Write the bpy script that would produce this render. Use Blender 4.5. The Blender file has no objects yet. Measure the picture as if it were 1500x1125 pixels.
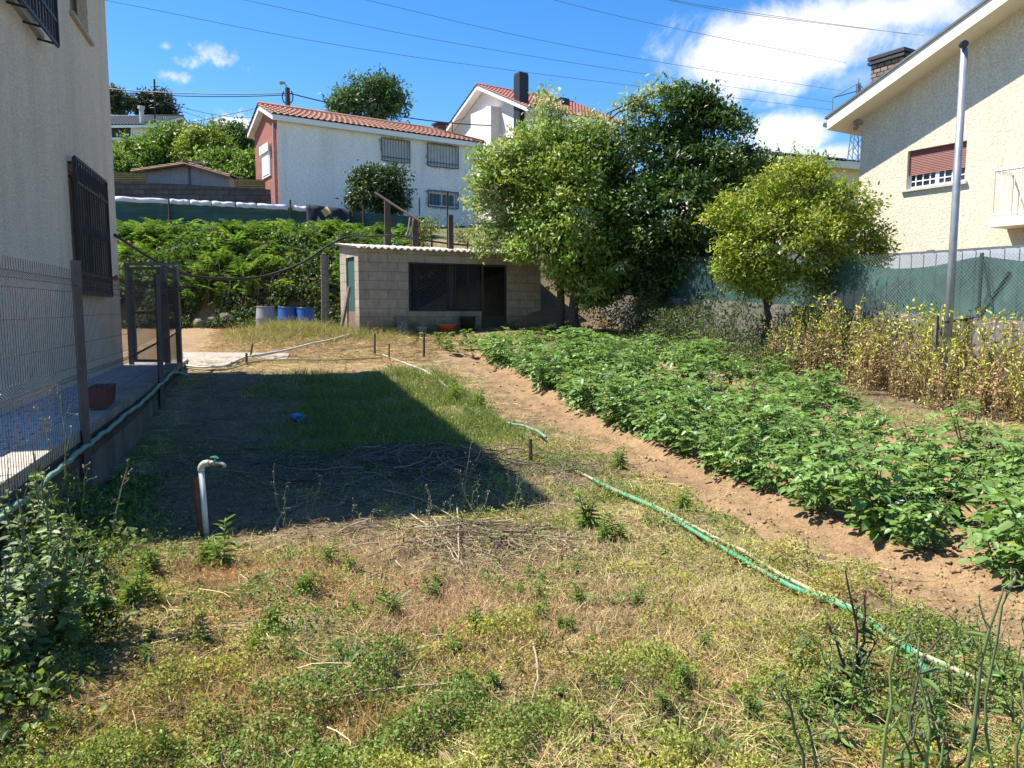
import bpy, math, random
import numpy as np
from mathutils import Vector, Matrix
R = math.radians
rng = np.random.default_rng(7)
random.seed(7)
scene = bpy.context.scene
COL = scene.collection

# ------------------------------------------------------------------ camera
CAMZ = 1.65; PITCH = R(5.74); F = 1100.0
CAMP = np.array([0, 0, CAMZ])
FW = np.array([0, math.cos(PITCH), -math.sin(PITCH)])
UPV = np.array([0, math.sin(PITCH), math.cos(PITCH)])
RT = np.array([1.0, 0, 0])
cd = bpy.data.cameras.new('camera'); cam = bpy.data.objects.new('camera', cd); COL.objects.link(cam)
cam.location = CAMP; cam.rotation_euler = (R(90) - PITCH, 0, 0)
cd.sensor_width = 36; cd.lens = F / 1500 * 36; cd.clip_start = .05; cd.clip_end = 3000
scene.camera = cam

def ray(px, py):
    return RT * ((px - 750) / F) + UPV * ((562.5 - py) / F) + FW
def at(px, py, Y):
    d = ray(px, py); return CAMP + d * (Y / d[1])
def hit(px, py, o, n):
    d = ray(px, py); n = np.array(n, float); o = np.array(o, float)
    return CAMP + d * (np.dot(o - CAMP, n) / np.dot(d, n))

# ------------------------------------------------------------------ noise
def _hash(i, j, s):
    n = (i.astype(np.int64) * 374761393 + j.astype(np.int64) * 668265263 + s * 974711) & 0x7fffffff
    n = ((n ^ (n >> 13)) * 1274126177) & 0x7fffffff
    return ((n ^ (n >> 16)) & 0xffff) / 65535.0
def vnoise(x, y, s=0):
    x = np.asarray(x, float); y = np.asarray(y, float)
    i = np.floor(x); j = np.floor(y); fx = x - i; fy = y - j
    fx = fx * fx * (3 - 2 * fx); fy = fy * fy * (3 - 2 * fy)
    a = _hash(i, j, s); b = _hash(i + 1, j, s); c = _hash(i, j + 1, s); d = _hash(i + 1, j + 1, s)
    return (a * (1 - fx) + b * fx) * (1 - fy) + (c * (1 - fx) + d * fx) * fy
def fbm(x, y, s=0, o=4):
    t = 0; a = .5; tot = 0
    for k in range(o):
        t = t + a * vnoise(np.asarray(x) * 2 ** k, np.asarray(y) * 2 ** k, s + k * 17); tot += a; a *= .5
    return t / tot
def sstep(a, b, x):
    t = np.clip((np.asarray(x, float) - a) / (b - a), 0, 1); return t * t * (3 - 2 * t)

# ------------------------------------------------------------------ terrain
FU = np.array([-.3134, .9497])          # direction of the left fence, going away
FN = np.array([.9497, .3134])           # out of the left house, into the garden
F0 = np.array([-3.5, 6.05])             # near fence post
RW0 = np.array([7.36, 12.0]); RWU = np.array([-.42, .9075])   # right garden wall
def fence_d(x, y): return (x - F0[0]) * FN[0] + (y - F0[1]) * FN[1]
def wall_d(x, y): return (x - RW0[0]) * .9075 + (y - RW0[1]) * .42   # >0 beyond the right wall
def bedx(x, y): return x - (2.12 - .297 * (y - 6.8))                # 0 on the first potato row
def hbase(x, y):
    x = np.asarray(x, float); y = np.asarray(y, float)
    g = np.interp(y, [-50, 6, 9, 11, 13.6, 17, 20, 22, 27, 34, 60, 100, 200, 400, 900],
                  [0, 0, .1, .25, .5, .78, 1.0, 1.2, 1.5, 1.7, 2.5, 4, 8, 14, 14])
    bank = np.interp(y, [-50, 21.3, 22.2, 23.6, 25, 27, 30, 34, 42, 60, 100, 160, 300, 900],
                     [0, 0, .9, 2.0, 2.3, 2.6, 3.1, 3.6, 4.6, 5.2, 5.4, 5.6, 5.6, 5.6])
    left = 1 - sstep(-1.0, 5.0, x - np.maximum(0, (y - 26) * .35))
    rat = x / np.maximum(y, 1)
    return g + bank * left + 5.5 * sstep(36, 58, y) * (1 - sstep(-.34, -.24, rat)) * (1 - sstep(80, 140, y))
def h(x, y):
    x = np.asarray(x, float); y = np.asarray(y, float)
    z = hbase(x, y)
    near = np.clip(1 - (y - 4) / 30, .25, 1) * (y < 60)
    z = z + (fbm(x * .7, y * .7, 3) - .5) * .14 * near + (fbm(x * 3.1, y * 3.1, 9, 3) - .5) * .10 * near + (fbm(x * 8.3, y * 8.3, 19, 2) - .5) * .028 * near
    z = z + .34 * np.exp(-((x + 5.3) / 1.7) ** 2 - ((y - 18.0) / .9) ** 2)
    # potato ridges
    b = bedx(x, y)
    inb = sstep(-.45, -.2, b) * (1 - sstep(3.4, 3.8, b)) * sstep(2.0, 2.6, y) * (1 - sstep(15.5, 16.5, y))
    z = z + inb * (.06 * np.cos((b) / .74 * 2 * np.pi))
    # trench along the bed
    z = z - .05 * np.exp(-((b + .62) / .2) ** 2) * (y < 15)
    # lumpy soil
    soil = sstep(-1.2, -.9, b) * (1 - sstep(3.6, 4.2, b)) * (y < 16.5)
    z = z + soil * (fbm(x * 9, y * 9, 31, 3) - .5) * .07
    return z
def gz(x, y): return float(h(np.array([x]), np.array([y]))[0])
def gnd(px, py, raw=False):
    d = ray(px, py); t = 1.0
    for _ in range(4000):
        p = CAMP + d * t
        if p[2] <= float(hbase(np.array([p[0]]), np.array([p[1]]))[0]): break
        t += .02
    p = CAMP + d * t
    return np.array([p[0], p[1], gz(p[0], p[1])])

# ------------------------------------------------------------------ materials
def nt(name):
    m = bpy.data.materials.new(name); m.use_nodes = True
    t = m.node_tree; t.nodes.clear()
    out = t.nodes.new('ShaderNodeOutputMaterial'); b = t.nodes.new('ShaderNodeBsdfPrincipled')
    t.links.new(b.outputs[0], out.inputs[0]); return m, t, b, out
def N(t, kind, **kw):
    n = t.nodes.new(kind)
    for k, v in kw.items():
        if k.startswith('i_'): n.inputs[k[2:].replace('_', ' ')].default_value = v
        else: setattr(n, k, v)
    return n
def ramp(t, fac, stops):
    r = t.nodes.new('ShaderNodeValToRGB'); e = r.color_ramp.elements
    while len(e) < len(stops): e.new(.5)
    for q, (p, c) in zip(e, stops): q.position = p; q.color = (*c, 1) if len(c) == 3 else c
    t.links.new(fac, r.inputs[0]); return r.outputs[0]
def mix(t, fac, a, b, bt='MIX'):
    m = t.nodes.new('ShaderNodeMix'); m.data_type = 'RGBA'; m.blend_type = bt
    for s, v in ((0, fac), (6, a), (7, b)):
        if hasattr(v, 'links'): t.links.new(v, m.inputs[s])
        else: m.inputs[s].default_value = (*v, 1) if isinstance(v, tuple) and len(v) == 3 else v
    return m.outputs[2]
def pos(t): return t.nodes.new('ShaderNodeNewGeometry').outputs['Position']
def objc(t): return t.nodes.new('ShaderNodeTexCoord').outputs['Object']
def noise(t, vec, scale, detail=4, rough=.6, dist=0):
    n = N(t, 'ShaderNodeTexNoise'); n.inputs['Scale'].default_value = scale; n.inputs['Detail'].default_value = detail
    n.inputs['Roughness'].default_value = rough; n.inputs['Distortion'].default_value = dist
    if vec is not None: t.links.new(vec, n.inputs['Vector'])
    return n.outputs[0]
def bump(t, b, hgt, strength, dist=.01):
    n = N(t, 'ShaderNodeBump'); n.inputs['Strength'].default_value = strength; n.inputs['Distance'].default_value = dist
    t.links.new(hgt, n.inputs['Height']); t.links.new(n.outputs[0], b.inputs['Normal']); return n
MC = {}
def mat(name, col, rough=.75, col2=None, ns=6, bs=0, bst=.3, metal=0, spec=.4, lo=.35, hi=.7, bd=.01):
    if name in MC: return MC[name]
    m, t, b, o = nt(name)
    b.inputs['Roughness'].default_value = rough; b.inputs['Metallic'].default_value = metal
    b.inputs['Specular IOR Level'].default_value = spec
    P = objc(t)
    c2 = col2 or tuple(x * .8 for x in col)
    n = noise(t, P, ns)
    t.links.new(ramp(t, n, [(lo, col), (hi, c2)]), b.inputs['Base Color'])
    if bs: bump(t, b, noise(t, P, bs, 3), bst, bd)
    MC[name] = m; return m
def leafmat(name, rough=.5, trans=.35, spec=.35, tint=(1.15, 1.15, .55)):
    if name in MC: return MC[name]
    m, t, b, o = nt(name)
    a = N(t, 'ShaderNodeAttribute', attribute_name='Col')
    t.links.new(a.outputs['Color'], b.inputs['Base Color'])
    b.inputs['Roughness'].default_value = rough; b.inputs['Specular IOR Level'].default_value = spec
    tr = N(t, 'ShaderNodeBsdfTranslucent'); t.links.new(mix(t, 1.0, a.outputs['Color'], tint, 'MULTIPLY'), tr.inputs[0])
    ms = N(t, 'ShaderNodeMixShader'); ms.inputs[0].default_value = trans
    t.links.new(b.outputs[0], ms.inputs[1]); t.links.new(tr.outputs[0], ms.inputs[2]); t.links.new(ms.outputs[0], o.inputs[0])
    MC[name] = m; return m
def attrmat(name, rough=.9, spec=.2):
    if name in MC: return MC[name]
    m, t, b, o = nt(name)
    a = N(t, 'ShaderNodeAttribute', attribute_name='Col'); t.links.new(a.outputs['Color'], b.inputs['Base Color'])
    b.inputs['Roughness'].default_value = rough; b.inputs['Specular IOR Level'].default_value = spec
    MC[name] = m; return m
LEAF = leafmat('leaf'); GLOSS = leafmat('glossy_leaf', .4, .3, .35); DRY = leafmat('dry_leaf', .85, .2, .1, (1.1, 1, .8))
STEM = attrmat('stem')

def stucco(name, col, col2, ns, bsc, bst, stain=None, bd=.01):
    m, t, b, o = nt(name); P = pos(t)
    c = ramp(t, noise(t, P, ns, 5), [(.3, col), (.7, col2)])
    if stain is not None:      # rain streaks: noise stretched along z
        mp = N(t, 'ShaderNodeMapping'); mp.inputs['Scale'].default_value = (2.2, 2.2, .22); t.links.new(P, mp.inputs[0])
        c = mix(t, ramp(t, noise(t, mp.outputs[0], 1.0, 5), [(.45, (0, 0, 0)), (.75, (1, 1, 1))]), c, stain)
    v = N(t, 'ShaderNodeTexNoise'); v.inputs['Scale'].default_value = bsc; v.inputs['Detail'].default_value = 3; t.links.new(P, v.inputs['Vector'])
    c = mix(t, ramp(t, v.outputs[0], [(.35, (.72, .72, .72)), (.6, (1, 1, 1))]), (0, 0, 0), c) if False else mix(t, 1.0, c, ramp(t, v.outputs[0], [(.32, (.7, .7, .7)), (.6, (1, 1, 1))]), 'MULTIPLY')
    t.links.new(c, b.inputs['Base Color']); b.inputs['Roughness'].default_value = .9; b.inputs['Specular IOR Level'].default_value = .2
    bump(t, b, v.outputs[0], bst, bd); return m

# ------------------------------------------------------------------ object helpers
LOC = {}
def put(o, parent):
    COL.objects.link(o)
    if parent is not None: o.parent = parent
    return o
def tag(o, label=None, cat=None, group=None, kind=None):
    if label: o['label'] = label
    if cat: o['category'] = cat
    if group: o['group'] = group
    if kind: o['kind'] = kind
    return o
def thing(name, label, cat, loc=(0, 0, 0), group=None, rz=0):
    o = bpy.data.objects.new(name, None); COL.objects.link(o); o.location = Vector([float(v) for v in loc]); o.rotation_euler.z = rz
    o.empty_display_size = .1
    LOC[o.name] = np.array([float(v) for v in loc]); return tag(o, label, cat, group)
def base_of(parent): return LOC.get(parent.name, np.zeros(3)) if parent is not None else np.zeros(3)
def dup(root, loc, rz=0, sc=1, label=None, group=None, skip=None, rx=0):
    r = root.copy(); COL.objects.link(r); r.location = Vector([float(v) for v in loc]); r.rotation_euler = (rx, 0, rz)
    r.scale = (sc, sc, sc) if not hasattr(sc, '__len__') else sc
    if label: r['label'] = label
    if group: r['group'] = group
    for ch in list(root.children):
        if skip and ch.name.split('.')[0] in skip: continue
        c = ch.copy(); COL.objects.link(c); c.parent = r
        for g in ch.children:
            d = g.copy(); COL.objects.link(d); d.parent = c
    return r

class MB:
    def __init__(s): s.v = []; s.f = []
    def add(s, vs, fs):
        k = len(s.v); s.v += [tuple(float(c) for c in v) for v in vs]; s.f += [tuple(i + k for i in f) for f in fs]; return s
    def hexa(s, p):     # 8 points: bottom 4 ccw, top 4 ccw
        return s.add(p, [(3, 2, 1, 0), (4, 5, 6, 7), (0, 1, 5, 4), (1, 2, 6, 5), (2, 3, 7, 6), (3, 0, 4, 7)])
    def box(s, c, d, rz=0):
        x, y, z = [q / 2 for q in d]; cs, sn = math.cos(rz), math.sin(rz); p = []
        for k in (-1, 1):
            for a, b in ((-1, -1), (1, -1), (1, 1), (-1, 1)):
                X, Y = a * x, b * y; p.append((c[0] + X * cs - Y * sn, c[1] + X * sn + Y * cs, c[2] + k * z))
        return s.hexa(p)
    def fbox(s, fr, a, b):     # box between two corners in a frame
        p = []
        x0, x1 = sorted((a[0], b[0])); y0, y1 = sorted((a[1], b[1])); z0, z1 = sorted((a[2], b[2]))
        for z in (z0, z1):
            for (x, y) in ((x0, y0), (x1, y0), (x1, y1), (x0, y1)): p.append(fr(x, y, z))
        return s.hexa(p)
    def tube(s, pts, r, n=8, cap=True):
        pts = [np.array(p, float) for p in pts]; m = len(pts); rr = r if hasattr(r, '__len__') else [r] * m
        k0 = len(s.v); side = None
        for i, p in enumerate(pts):
            t = pts[min(i + 1, m - 1)] - pts[max(i - 1, 0)]; t = t / (np.linalg.norm(t) + 1e-9)
            if side is None:
                up = np.array([0, 0, 1.]) if abs(t[2]) < .9 else np.array([1., 0, 0]); side = np.cross(t, up)
            side = side - t * np.dot(side, t); side /= np.linalg.norm(side) + 1e-9; b = np.cross(side, t)
            for q in range(n):
                a = 2 * math.pi * q / n; s.v.append(tuple(p + (side * math.cos(a) + b * math.sin(a)) * rr[i]))
        for i in range(m - 1):
            for q in range(n):
                a = k0 + i * n + q; b_ = k0 + i * n + (q + 1) % n; s.f.append((a, a + n, b_ + n, b_))
        if cap:
            s.f.append(tuple(k0 + q for q in range(n))); s.f.append(tuple(k0 + (m - 1) * n + n - 1 - q for q in range(n)))
        return s
    def lathe(s, c, prof, n=20, sx=1, sy=1):
        k0 = len(s.v)
        for (r, z) in prof:
            for q in range(n):
                a = 2 * math.pi * q / n; s.v.append((c[0] + r * math.cos(a) * sx, c[1] + r * math.sin(a) * sy, c[2] + z))
        for i in range(len(prof) - 1):
            for q in range(n):
                a = k0 + i * n + q; b = k0 + i * n + (q + 1) % n; s.f.append((a, b, b + n, a + n))
        return s
    def poly_prism(s, pts, off):    # polygon pts extruded by vector off
        n = len(pts); off = np.array(off, float)
        vs = [np.array(p, float) for p in pts] + [np.array(p, float) + off for p in pts]
        return s.add(vs, [tuple(range(n - 1, -1, -1)), tuple(range(n, 2 * n))] + [(i, (i + 1) % n, n + (i + 1) % n, n + i) for i in range(n)])
    def build(s, name, m, parent=None, smooth=False, bevel=0):
        b = base_of(parent); me = bpy.data.meshes.new(name)
        me.from_pydata([(x - b[0], y - b[1], z - b[2]) for x, y, z in s.v], [], s.f); me.update()
        import bmesh
        bm = bmesh.new(); bm.from_mesh(me); bmesh.ops.recalc_face_normals(bm, faces=bm.faces); bm.to_mesh(me); bm.free()
        o = bpy.data.objects.new(name, me); me.materials.append(m); put(o, parent); LOC[o.name] = b
        if smooth: me.polygons.foreach_set('use_smooth', [True] * len(me.polygons))
        if bevel:
            md = o.modifiers.new('bevel', 'BEVEL'); md.width = bevel; md.segments = 2; md.limit_method = 'ANGLE'; md.angle_limit = R(40)
        return o

class FB:      # foliage builder, numpy triangles with colours
    def __init__(s): s.V = []; s.T = []; s.C = []; s.n = 0
    def add(s, V, T, C):
        V = np.asarray(V, float).reshape(-1, 3); T = np.asarray(T, np.int64).reshape(-1, 3) + s.n
        C = np.asarray(C, float).reshape(-1, 3); s.V.append(V); s.T.append(T); s.C.append(C); s.n += len(V); return s
    def leaf4(s, P, D, U, L, W, C, fold=.15, droop=.1):
        n = len(P); D = unit(D); S = unit(np.cross(D, U)); Nn = np.cross(S, D); L = col(L, n); W = col(W, n)
        a = P; b = P + D * L * .45 + S * W / 2 + Nn * W * fold; c = P + D * L - Nn * L * droop; d = P + D * L * .45 - S * W / 2 + Nn * W * fold
        V = np.stack([a, b, c, d], 1); i = np.arange(n)[:, None] * 4
        T = np.concatenate([i + np.array([[0, 1, 2]]), i + np.array([[0, 2, 3]])], 0)
        s.add(V, T, np.repeat(C, 4, 0))
    def leaf6(s, P, D, U, L, W, C, fold=.15, droop=.15):
        n = len(P); D = unit(D); S = unit(np.cross(D, U)); Nn = np.cross(S, D); L = col(L, n); W = col(W, n)
        p = [P, P + D * L * .28 + S * W * .46 + Nn * W * fold, P + D * L * .66 + S * W * .4 + Nn * (W * fold - L * droop * .4),
             P + D * L - Nn * L * droop, P + D * L * .66 - S * W * .4 + Nn * (W * fold - L * droop * .4), P + D * L * .28 - S * W * .46 + Nn * W * fold]
        V = np.stack(p, 1); i = np.arange(n)[:, None] * 6
        T = np.concatenate([i + np.array([[0, a, a + 1]]) for a in (1, 2, 3, 4)], 0)
        s.add(V, T, np.repeat(C, 6, 0))
    def ribbon(s, paths, w, C, side=None):
        n, k, _ = paths.shape; t = np.gradient(paths, axis=1); t = unit(t)
        if side is None: side = unit(np.cross(t, unit(rng.normal(size=(n, 1, 3)) + np.array([0, 0, .2]))))
        w = np.asarray(w, float)
        if w.ndim == 0: w = np.full((n, 1), w)
        if w.ndim == 1: w = w[:, None]
        w = w * np.linspace(1, .15, k)[None]
        V = np.stack([paths + side * w[..., None] / 2, paths - side * w[..., None] / 2], 2).reshape(n, -1, 3)
        T = []
        i = np.arange(n)[:, None] * 2 * k
        for q in range(k - 1):
            a = 2 * q; T += [i + np.array([[a, a + 1, a + 2]]), i + np.array([[a + 1, a + 3, a + 2]])]
        s.add(V, np.concatenate(T, 0), np.repeat(C, 2 * k, 0))
    def tubes(s, paths, r, C, taper=.4, m=4):
        n, k, _ = paths.shape; t = unit(np.gradient(paths, axis=1))
        ref = np.where(np.abs(t[..., 2:3]) < .9, np.array([0, 0, 1.]), np.array([1., 0, 0]))
        a = unit(np.cross(t, ref)); b = np.cross(a, t)
        r = np.asarray(r, float)
        if r.ndim == 0: r = np.full(n, r)
        rr = r[:, None] * np.linspace(1, taper, k)[None]
        V = np.stack([paths + (a * math.cos(2 * math.pi * q / m) + b * math.sin(2 * math.pi * q / m)) * rr[..., None] for q in range(m)], 2).reshape(n, -1, 3)
        i = np.arange(n)[:, None] * m * k; T = []
        for q in range(k - 1):
            for e in range(m):
                x = q * m + e; y = q * m + (e + 1) % m
                T += [i + np.array([[x, y, x + m]]), i + np.array([[y, y + m, x + m]])]
        s.add(V, np.concatenate(T, 0), np.repeat(C, m * k, 0))
    def build(s, name, m, parent=None, smooth=False):
        V = np.concatenate(s.V) - base_of(parent); T = np.concatenate(s.T); C = np.clip(np.concatenate(s.C), 0, 1)
        me = bpy.data.meshes.new(name); me.vertices.add(len(V)); me.vertices.foreach_set('co', V.astype(np.float32).ravel())
        me.loops.add(len(T) * 3); me.loops.foreach_set('vertex_index', T.astype(np.int32).ravel())
        me.polygons.add(len(T)); me.polygons.foreach_set('loop_start', np.arange(0, len(T) * 3, 3, dtype=np.int32))
        if smooth: me.polygons.foreach_set('use_smooth', np.ones(len(T), bool))
        me.update(calc_edges=True)
        a = me.color_attributes.new('Col', 'FLOAT_COLOR', 'POINT')
        a.data.foreach_set('color', np.concatenate([C, np.ones((len(C), 1))], 1).astype(np.float32).ravel())
        me.materials.append(m); o = bpy.data.objects.new(name, me); put(o, parent); LOC[o.name] = base_of(parent); return o
def unit(a): return a / (np.linalg.norm(a, axis=-1, keepdims=True) + 1e-9)
def col(a, n):
    a = np.asarray(a, float); return np.full((n, 1), float(a)) if a.ndim == 0 else a.reshape(n, 1)
def rdir(n, up=0.0):
    d = rng.normal(size=(n, 3)); d = unit(d); d[:, 2] += up; return unit(d)
def vary(c, n, amt=.18, hue=.08):
    c = np.asarray(c, float)
    if c.ndim == 1: c = np.repeat(c[None], n, 0)
    g = np.exp(rng.normal(size=(n, 1)) * amt); k = np.exp(rng.normal(size=(n, 3)) * hue); return c * g * k
def pick(cols, n, p=None):
    cols = np.array(cols, float); return cols[rng.choice(len(cols), n, p=p)]

class Frame:
    def __init__(s, o, u, z=0):
        s.o = np.array(o, float); u = np.array(u, float); s.u = u / np.linalg.norm(u); s.w = np.array([-s.u[1], s.u[0]]); s.z = z
    def __call__(s, a, b, c): p = s.o + s.u * a + s.w * b; return np.array([p[0], p[1], s.z + c])

# ------------------------------------------------------------------ common materials
WHITE = mat('white_paint', (.8, .8, .78), .55, (.72, .72, .7), 3)
DARKGLASS = mat('window_glass', (.02, .025, .03), .08, (.03, .035, .04), 2, spec=.6)
BLACKIRON = mat('black_iron', (.02, .02, .022), .5, (.035, .03, .028), 8)
GREYMETAL = mat('grey_gate_metal', (.13, .14, .145), .55, (.09, .095, .095), 9)
GALV = mat('galvanised_steel', (.34, .36, .38), .45, (.24, .25, .27), 5, metal=.4)
RUSTY = mat('rusty_wire', (.055, .03, .025), .7, (.09, .06, .05), 12)
WOODGREY = mat('weathered_wood', (.22, .19, .16), .9, (.12, .10, .085), 14, 60, .4)
WOODDARK = mat('dark_wood', (.05, .038, .03), .9, (.09, .065, .05), 14)
WOODBROWN = mat('brown_wood', (.2, .1, .05), .85, (.12, .06, .035), 16, 50, .4)
TWIG = attrmat('twig', .85)
BARK = mat('bark', (.10, .08, .06), .95, (.045, .037, .03), 14, 30, .8, bd=.02)
CABLE = mat('black_cable', (.015, .015, .018), .6)

# ------------------------------------------------------------------ light and sky
SUN_E = R(58); SUN_H = np.array([-.985, .10]); SUN_H = SUN_H / np.linalg.norm(SUN_H)
sd = bpy.data.lights.new('sun', 'SUN'); so = bpy.data.objects.new('sun', sd); COL.objects.link(so)
sd.energy = 5.0; sd.angle = R(.5); sd.color = (1, .955, .88)
sv = Vector((SUN_H[0] * math.cos(SUN_E), SUN_H[1] * math.cos(SUN_E), math.sin(SUN_E)))
so.rotation_euler = sv.to_track_quat('Z', 'Y').to_euler(); so.location = (-20, 5, 30)
w = bpy.data.worlds.new('World'); scene.world = w; w.use_nodes = True
t = w.node_tree; bg = t.nodes['Background']; SKYS = .10
bg.inputs[1].default_value = SKYS
sky = t.nodes.new('ShaderNodeTexSky'); sky.sky_type = 'NISHITA'; sky.sun_disc = False
sky.sun_elevation = SUN_E; sky.sun_rotation = math.atan2(SUN_H[0], SUN_H[1]); sky.air_density = 1.0; sky.dust_density = .3; sky.ozone_density = 2.5; sky.altitude = 100
hs = N(t, 'ShaderNodeHueSaturation'); hs.inputs['Saturation'].default_value = 1.36; hs.inputs['Value'].default_value = 1.0
t.links.new(sky.outputs[0], hs.inputs['Color'])
gen = t.nodes.new('ShaderNodeTexCoord').outputs['Generated']
nrm = N(t, 'ShaderNodeVectorMath', operation='NORMALIZE'); t.links.new(gen, nrm.inputs[0]); DIRN = nrm.outputs[0]
def mth(op, a, b=None, c=None):
    n = N(t, 'ShaderNodeMath', operation=op)
    for i, v in enumerate((a, b, c)):
        if v is None: continue
        if hasattr(v, 'links'): t.links.new(v, n.inputs[i])
        else: n.inputs[i].default_value = v
    return n.outputs[0]
def dotv(v):
    n = N(t, 'ShaderNodeVectorMath', operation='DOT_PRODUCT'); t.links.new(DIRN, n.inputs[0]); n.inputs[1].default_value = tuple(float(q) for q in v); return n.outputs['Value']
cn1 = noise(t, DIRN, 9, 8, .62, .3); cn2 = noise(t, DIRN, 34, 7, .65, .3); cn3 = noise(t, DIRN, 4.5, 4, .5)
CL = None
def cloud(px, py, wpx, hpx, amp=1.6, dens=1.0, soft=.5, n=None, tilt=0):
    """one cloud bank: an ellipse of directions, its edge broken up by noise"""
    global CL
    c = ray(px, py); c = c / np.linalg.norm(c); a = np.cross(c, [0, 0, 1.]); a /= np.linalg.norm(a); b = np.cross(a, c)
    if tilt: a, b = a * math.cos(tilt) + b * math.sin(tilt), b * math.cos(tilt) - a * math.sin(tilt)
    sa, sb = wpx / F, hpx / F
    front = mth('GREATER_THAN', dotv(c), .5)
    u = mth('DIVIDE', dotv(a), sa); v = mth('DIVIDE', dotv(b), sb)
    r = mth('SQRT', mth('ADD', mth('MULTIPLY', u, u), mth('MULTIPLY', v, v)))
    e = mth('ADD', mth('SUBTRACT', 1.0, r), mth('MULTIPLY', mth('SUBTRACT', n if n is not None else cn1, .5), amp))
    mr = N(t, 'ShaderNodeMapRange', interpolation_type='SMOOTHSTEP'); mr.inputs[1].default_value = 0; mr.inputs[2].default_value = soft
    t.links.new(e, mr.inputs[0])
    k = mth('MULTIPLY', mth('MULTIPLY', mr.outputs[0], dens), front)
    CL = k if CL is None else mth('MAXIMUM', CL, k)
cloud(1165, 62, 180, 66, 1.9, .98, .5)
cloud(1310, 14, 150, 40, 2.3, .95, .7)
cloud(1262, 112, 80, 36, 3.2, .5, 1.4)
cloud(1165, 200, 75, 34, 2.2, .95, .6, tilt=.1)
cloud(1230, 225, 60, 22, 2.4, .8, .7)
cloud(303, 84, 42, 18, 3.4, .95, 1.2, cn2)
cloud(244, 68, 12, 7, 2.6, .55, 1.1, cn2)
cloud(258, 113, 22, 9, 3.4, .75, 1.3, cn2)
cloud(352, 188, 42, 26, 2.2, .95, .6, cn2)
cloud(330, 215, 60, 14, 2.2, .7, .7, cn2)
cloud(-600, 120, 300, 90, 2.6, .8, .9)
cloud(2100, 60, 360, 120, 2.8, .9, .9)
cloud(1700, 250, 200, 50, 2.6, .8, .9)
shade = ramp(t, cn3, [(.32, (3.9, 4.15, 4.6)), (.55, (5.6, 5.65, 5.7))])
t.links.new(mix(t, CL, mix(t, 1.0, hs.outputs[0], (.93, .96, 1.05), 'MULTIPLY'), shade), bg.inputs[0])
scene.view_settings.view_transform = 'Standard'; scene.view_settings.look = 'None'; scene.view_settings.gamma = 1; scene.view_settings.exposure = 1.10

# ------------------------------------------------------------------ ground sheet
def axis(lo, hi, step, far, grow=1.16):
    a = list(np.arange(lo, hi + 1e-6, step)); d = step
    left = []; x = lo; s = step
    while x > -far: s *= grow; x -= s; left.append(x)
    right = []; x = hi; s = step
    while x < far: s *= grow; x += s; right.append(x)
    return np.array(left[::-1] + a + right)
xs = axis(-8, 8.5, .06, 700); ys = np.concatenate([np.arange(-60, 0, 6), np.arange(0, 1.2, .2), axis(1.2, 18, .06, 900)[lambda a: a >= 1.2] if False else np.array([])])
yf = list(np.arange(1.2, 17.5, .06)); s_ = .06; y_ = yf[-1]
while y_ < 900: s_ = min(s_ * 1.06, s_ + 6); y_ += s_; yf.append(y_)
ys = np.concatenate([ys, yf]); GX, GY = np.meshgrid(xs, ys); GZ = h(GX, GY)
nx, ny = len(xs), len(ys)
# albedo regions (dry straw, bare soil, leafy ground, dark thatch)
def region(x, y):
    """returns soil, green, straw, litter weights at a ground point"""
    b = bedx(x, y); n1 = fbm(x * 1.1, y * 1.1, 51); n2 = fbm(x * 2.7, y * 2.7, 77); fd = fence_d(x, y)
    jag = (n2 - .5) * .9
    soil = sstep(-.82, -.52, b + jag * .85) * (1 - sstep(3.7, 4.3, b + jag)) * (1 - sstep(14.8, 16.2, y + jag))
    soil = np.maximum(soil, .8 * sstep(9.5, 12, y) * (1 - sstep(16, 18, y)) * sstep(-1.8, -1.2, b + jag) * (b < 1) * sstep(.4, .6, n1))
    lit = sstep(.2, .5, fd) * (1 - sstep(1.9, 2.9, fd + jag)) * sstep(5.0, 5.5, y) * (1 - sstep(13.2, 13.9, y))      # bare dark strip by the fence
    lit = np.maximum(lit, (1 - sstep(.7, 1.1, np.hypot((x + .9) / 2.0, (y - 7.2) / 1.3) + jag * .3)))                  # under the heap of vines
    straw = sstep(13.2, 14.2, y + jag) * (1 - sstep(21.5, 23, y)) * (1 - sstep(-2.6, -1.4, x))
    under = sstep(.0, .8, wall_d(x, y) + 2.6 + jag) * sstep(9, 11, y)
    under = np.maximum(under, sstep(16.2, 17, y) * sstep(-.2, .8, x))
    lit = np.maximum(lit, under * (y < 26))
    green = sstep(.42, .62, n1 + .1 * (y < 4.2)) * (1 - lit) * (1 - soil)
    return soil, green, straw, lit
so_, gr_, st_, li_ = region(GX, GY)
def lerp(a, b, k): return a * (1 - k[..., None]) + np.array(b) * k[..., None]
nA = fbm(GX * 1.7, GY * 1.7, 5); nB = fbm(GX * 5.3, GY * 5.3, 6)
C = lerp(np.broadcast_to(np.array([.20, .132, .076]), GX.shape + (3,)), (.30, .225, .125), sstep(.35, .65, nB))
C = lerp(C, (.17, .15, .055), gr_ * .7)
C = lerp(C, (.31, .21, .115), st_ * .9)
C = lerp(C, (.30, .195, .105), so_ * (.75 + .25 * nB))
C = lerp(C, (.24, .15, .085), so_ * sstep(.5, .75, nA) * .6)
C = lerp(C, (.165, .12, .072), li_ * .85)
far = sstep(24, 30, GY)
C = lerp(C, (.13, .15, .06), far)
C = C * (.85 + .3 * nB)[..., None]
V = np.stack([GX, GY, GZ], -1).reshape(-1, 3)
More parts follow.
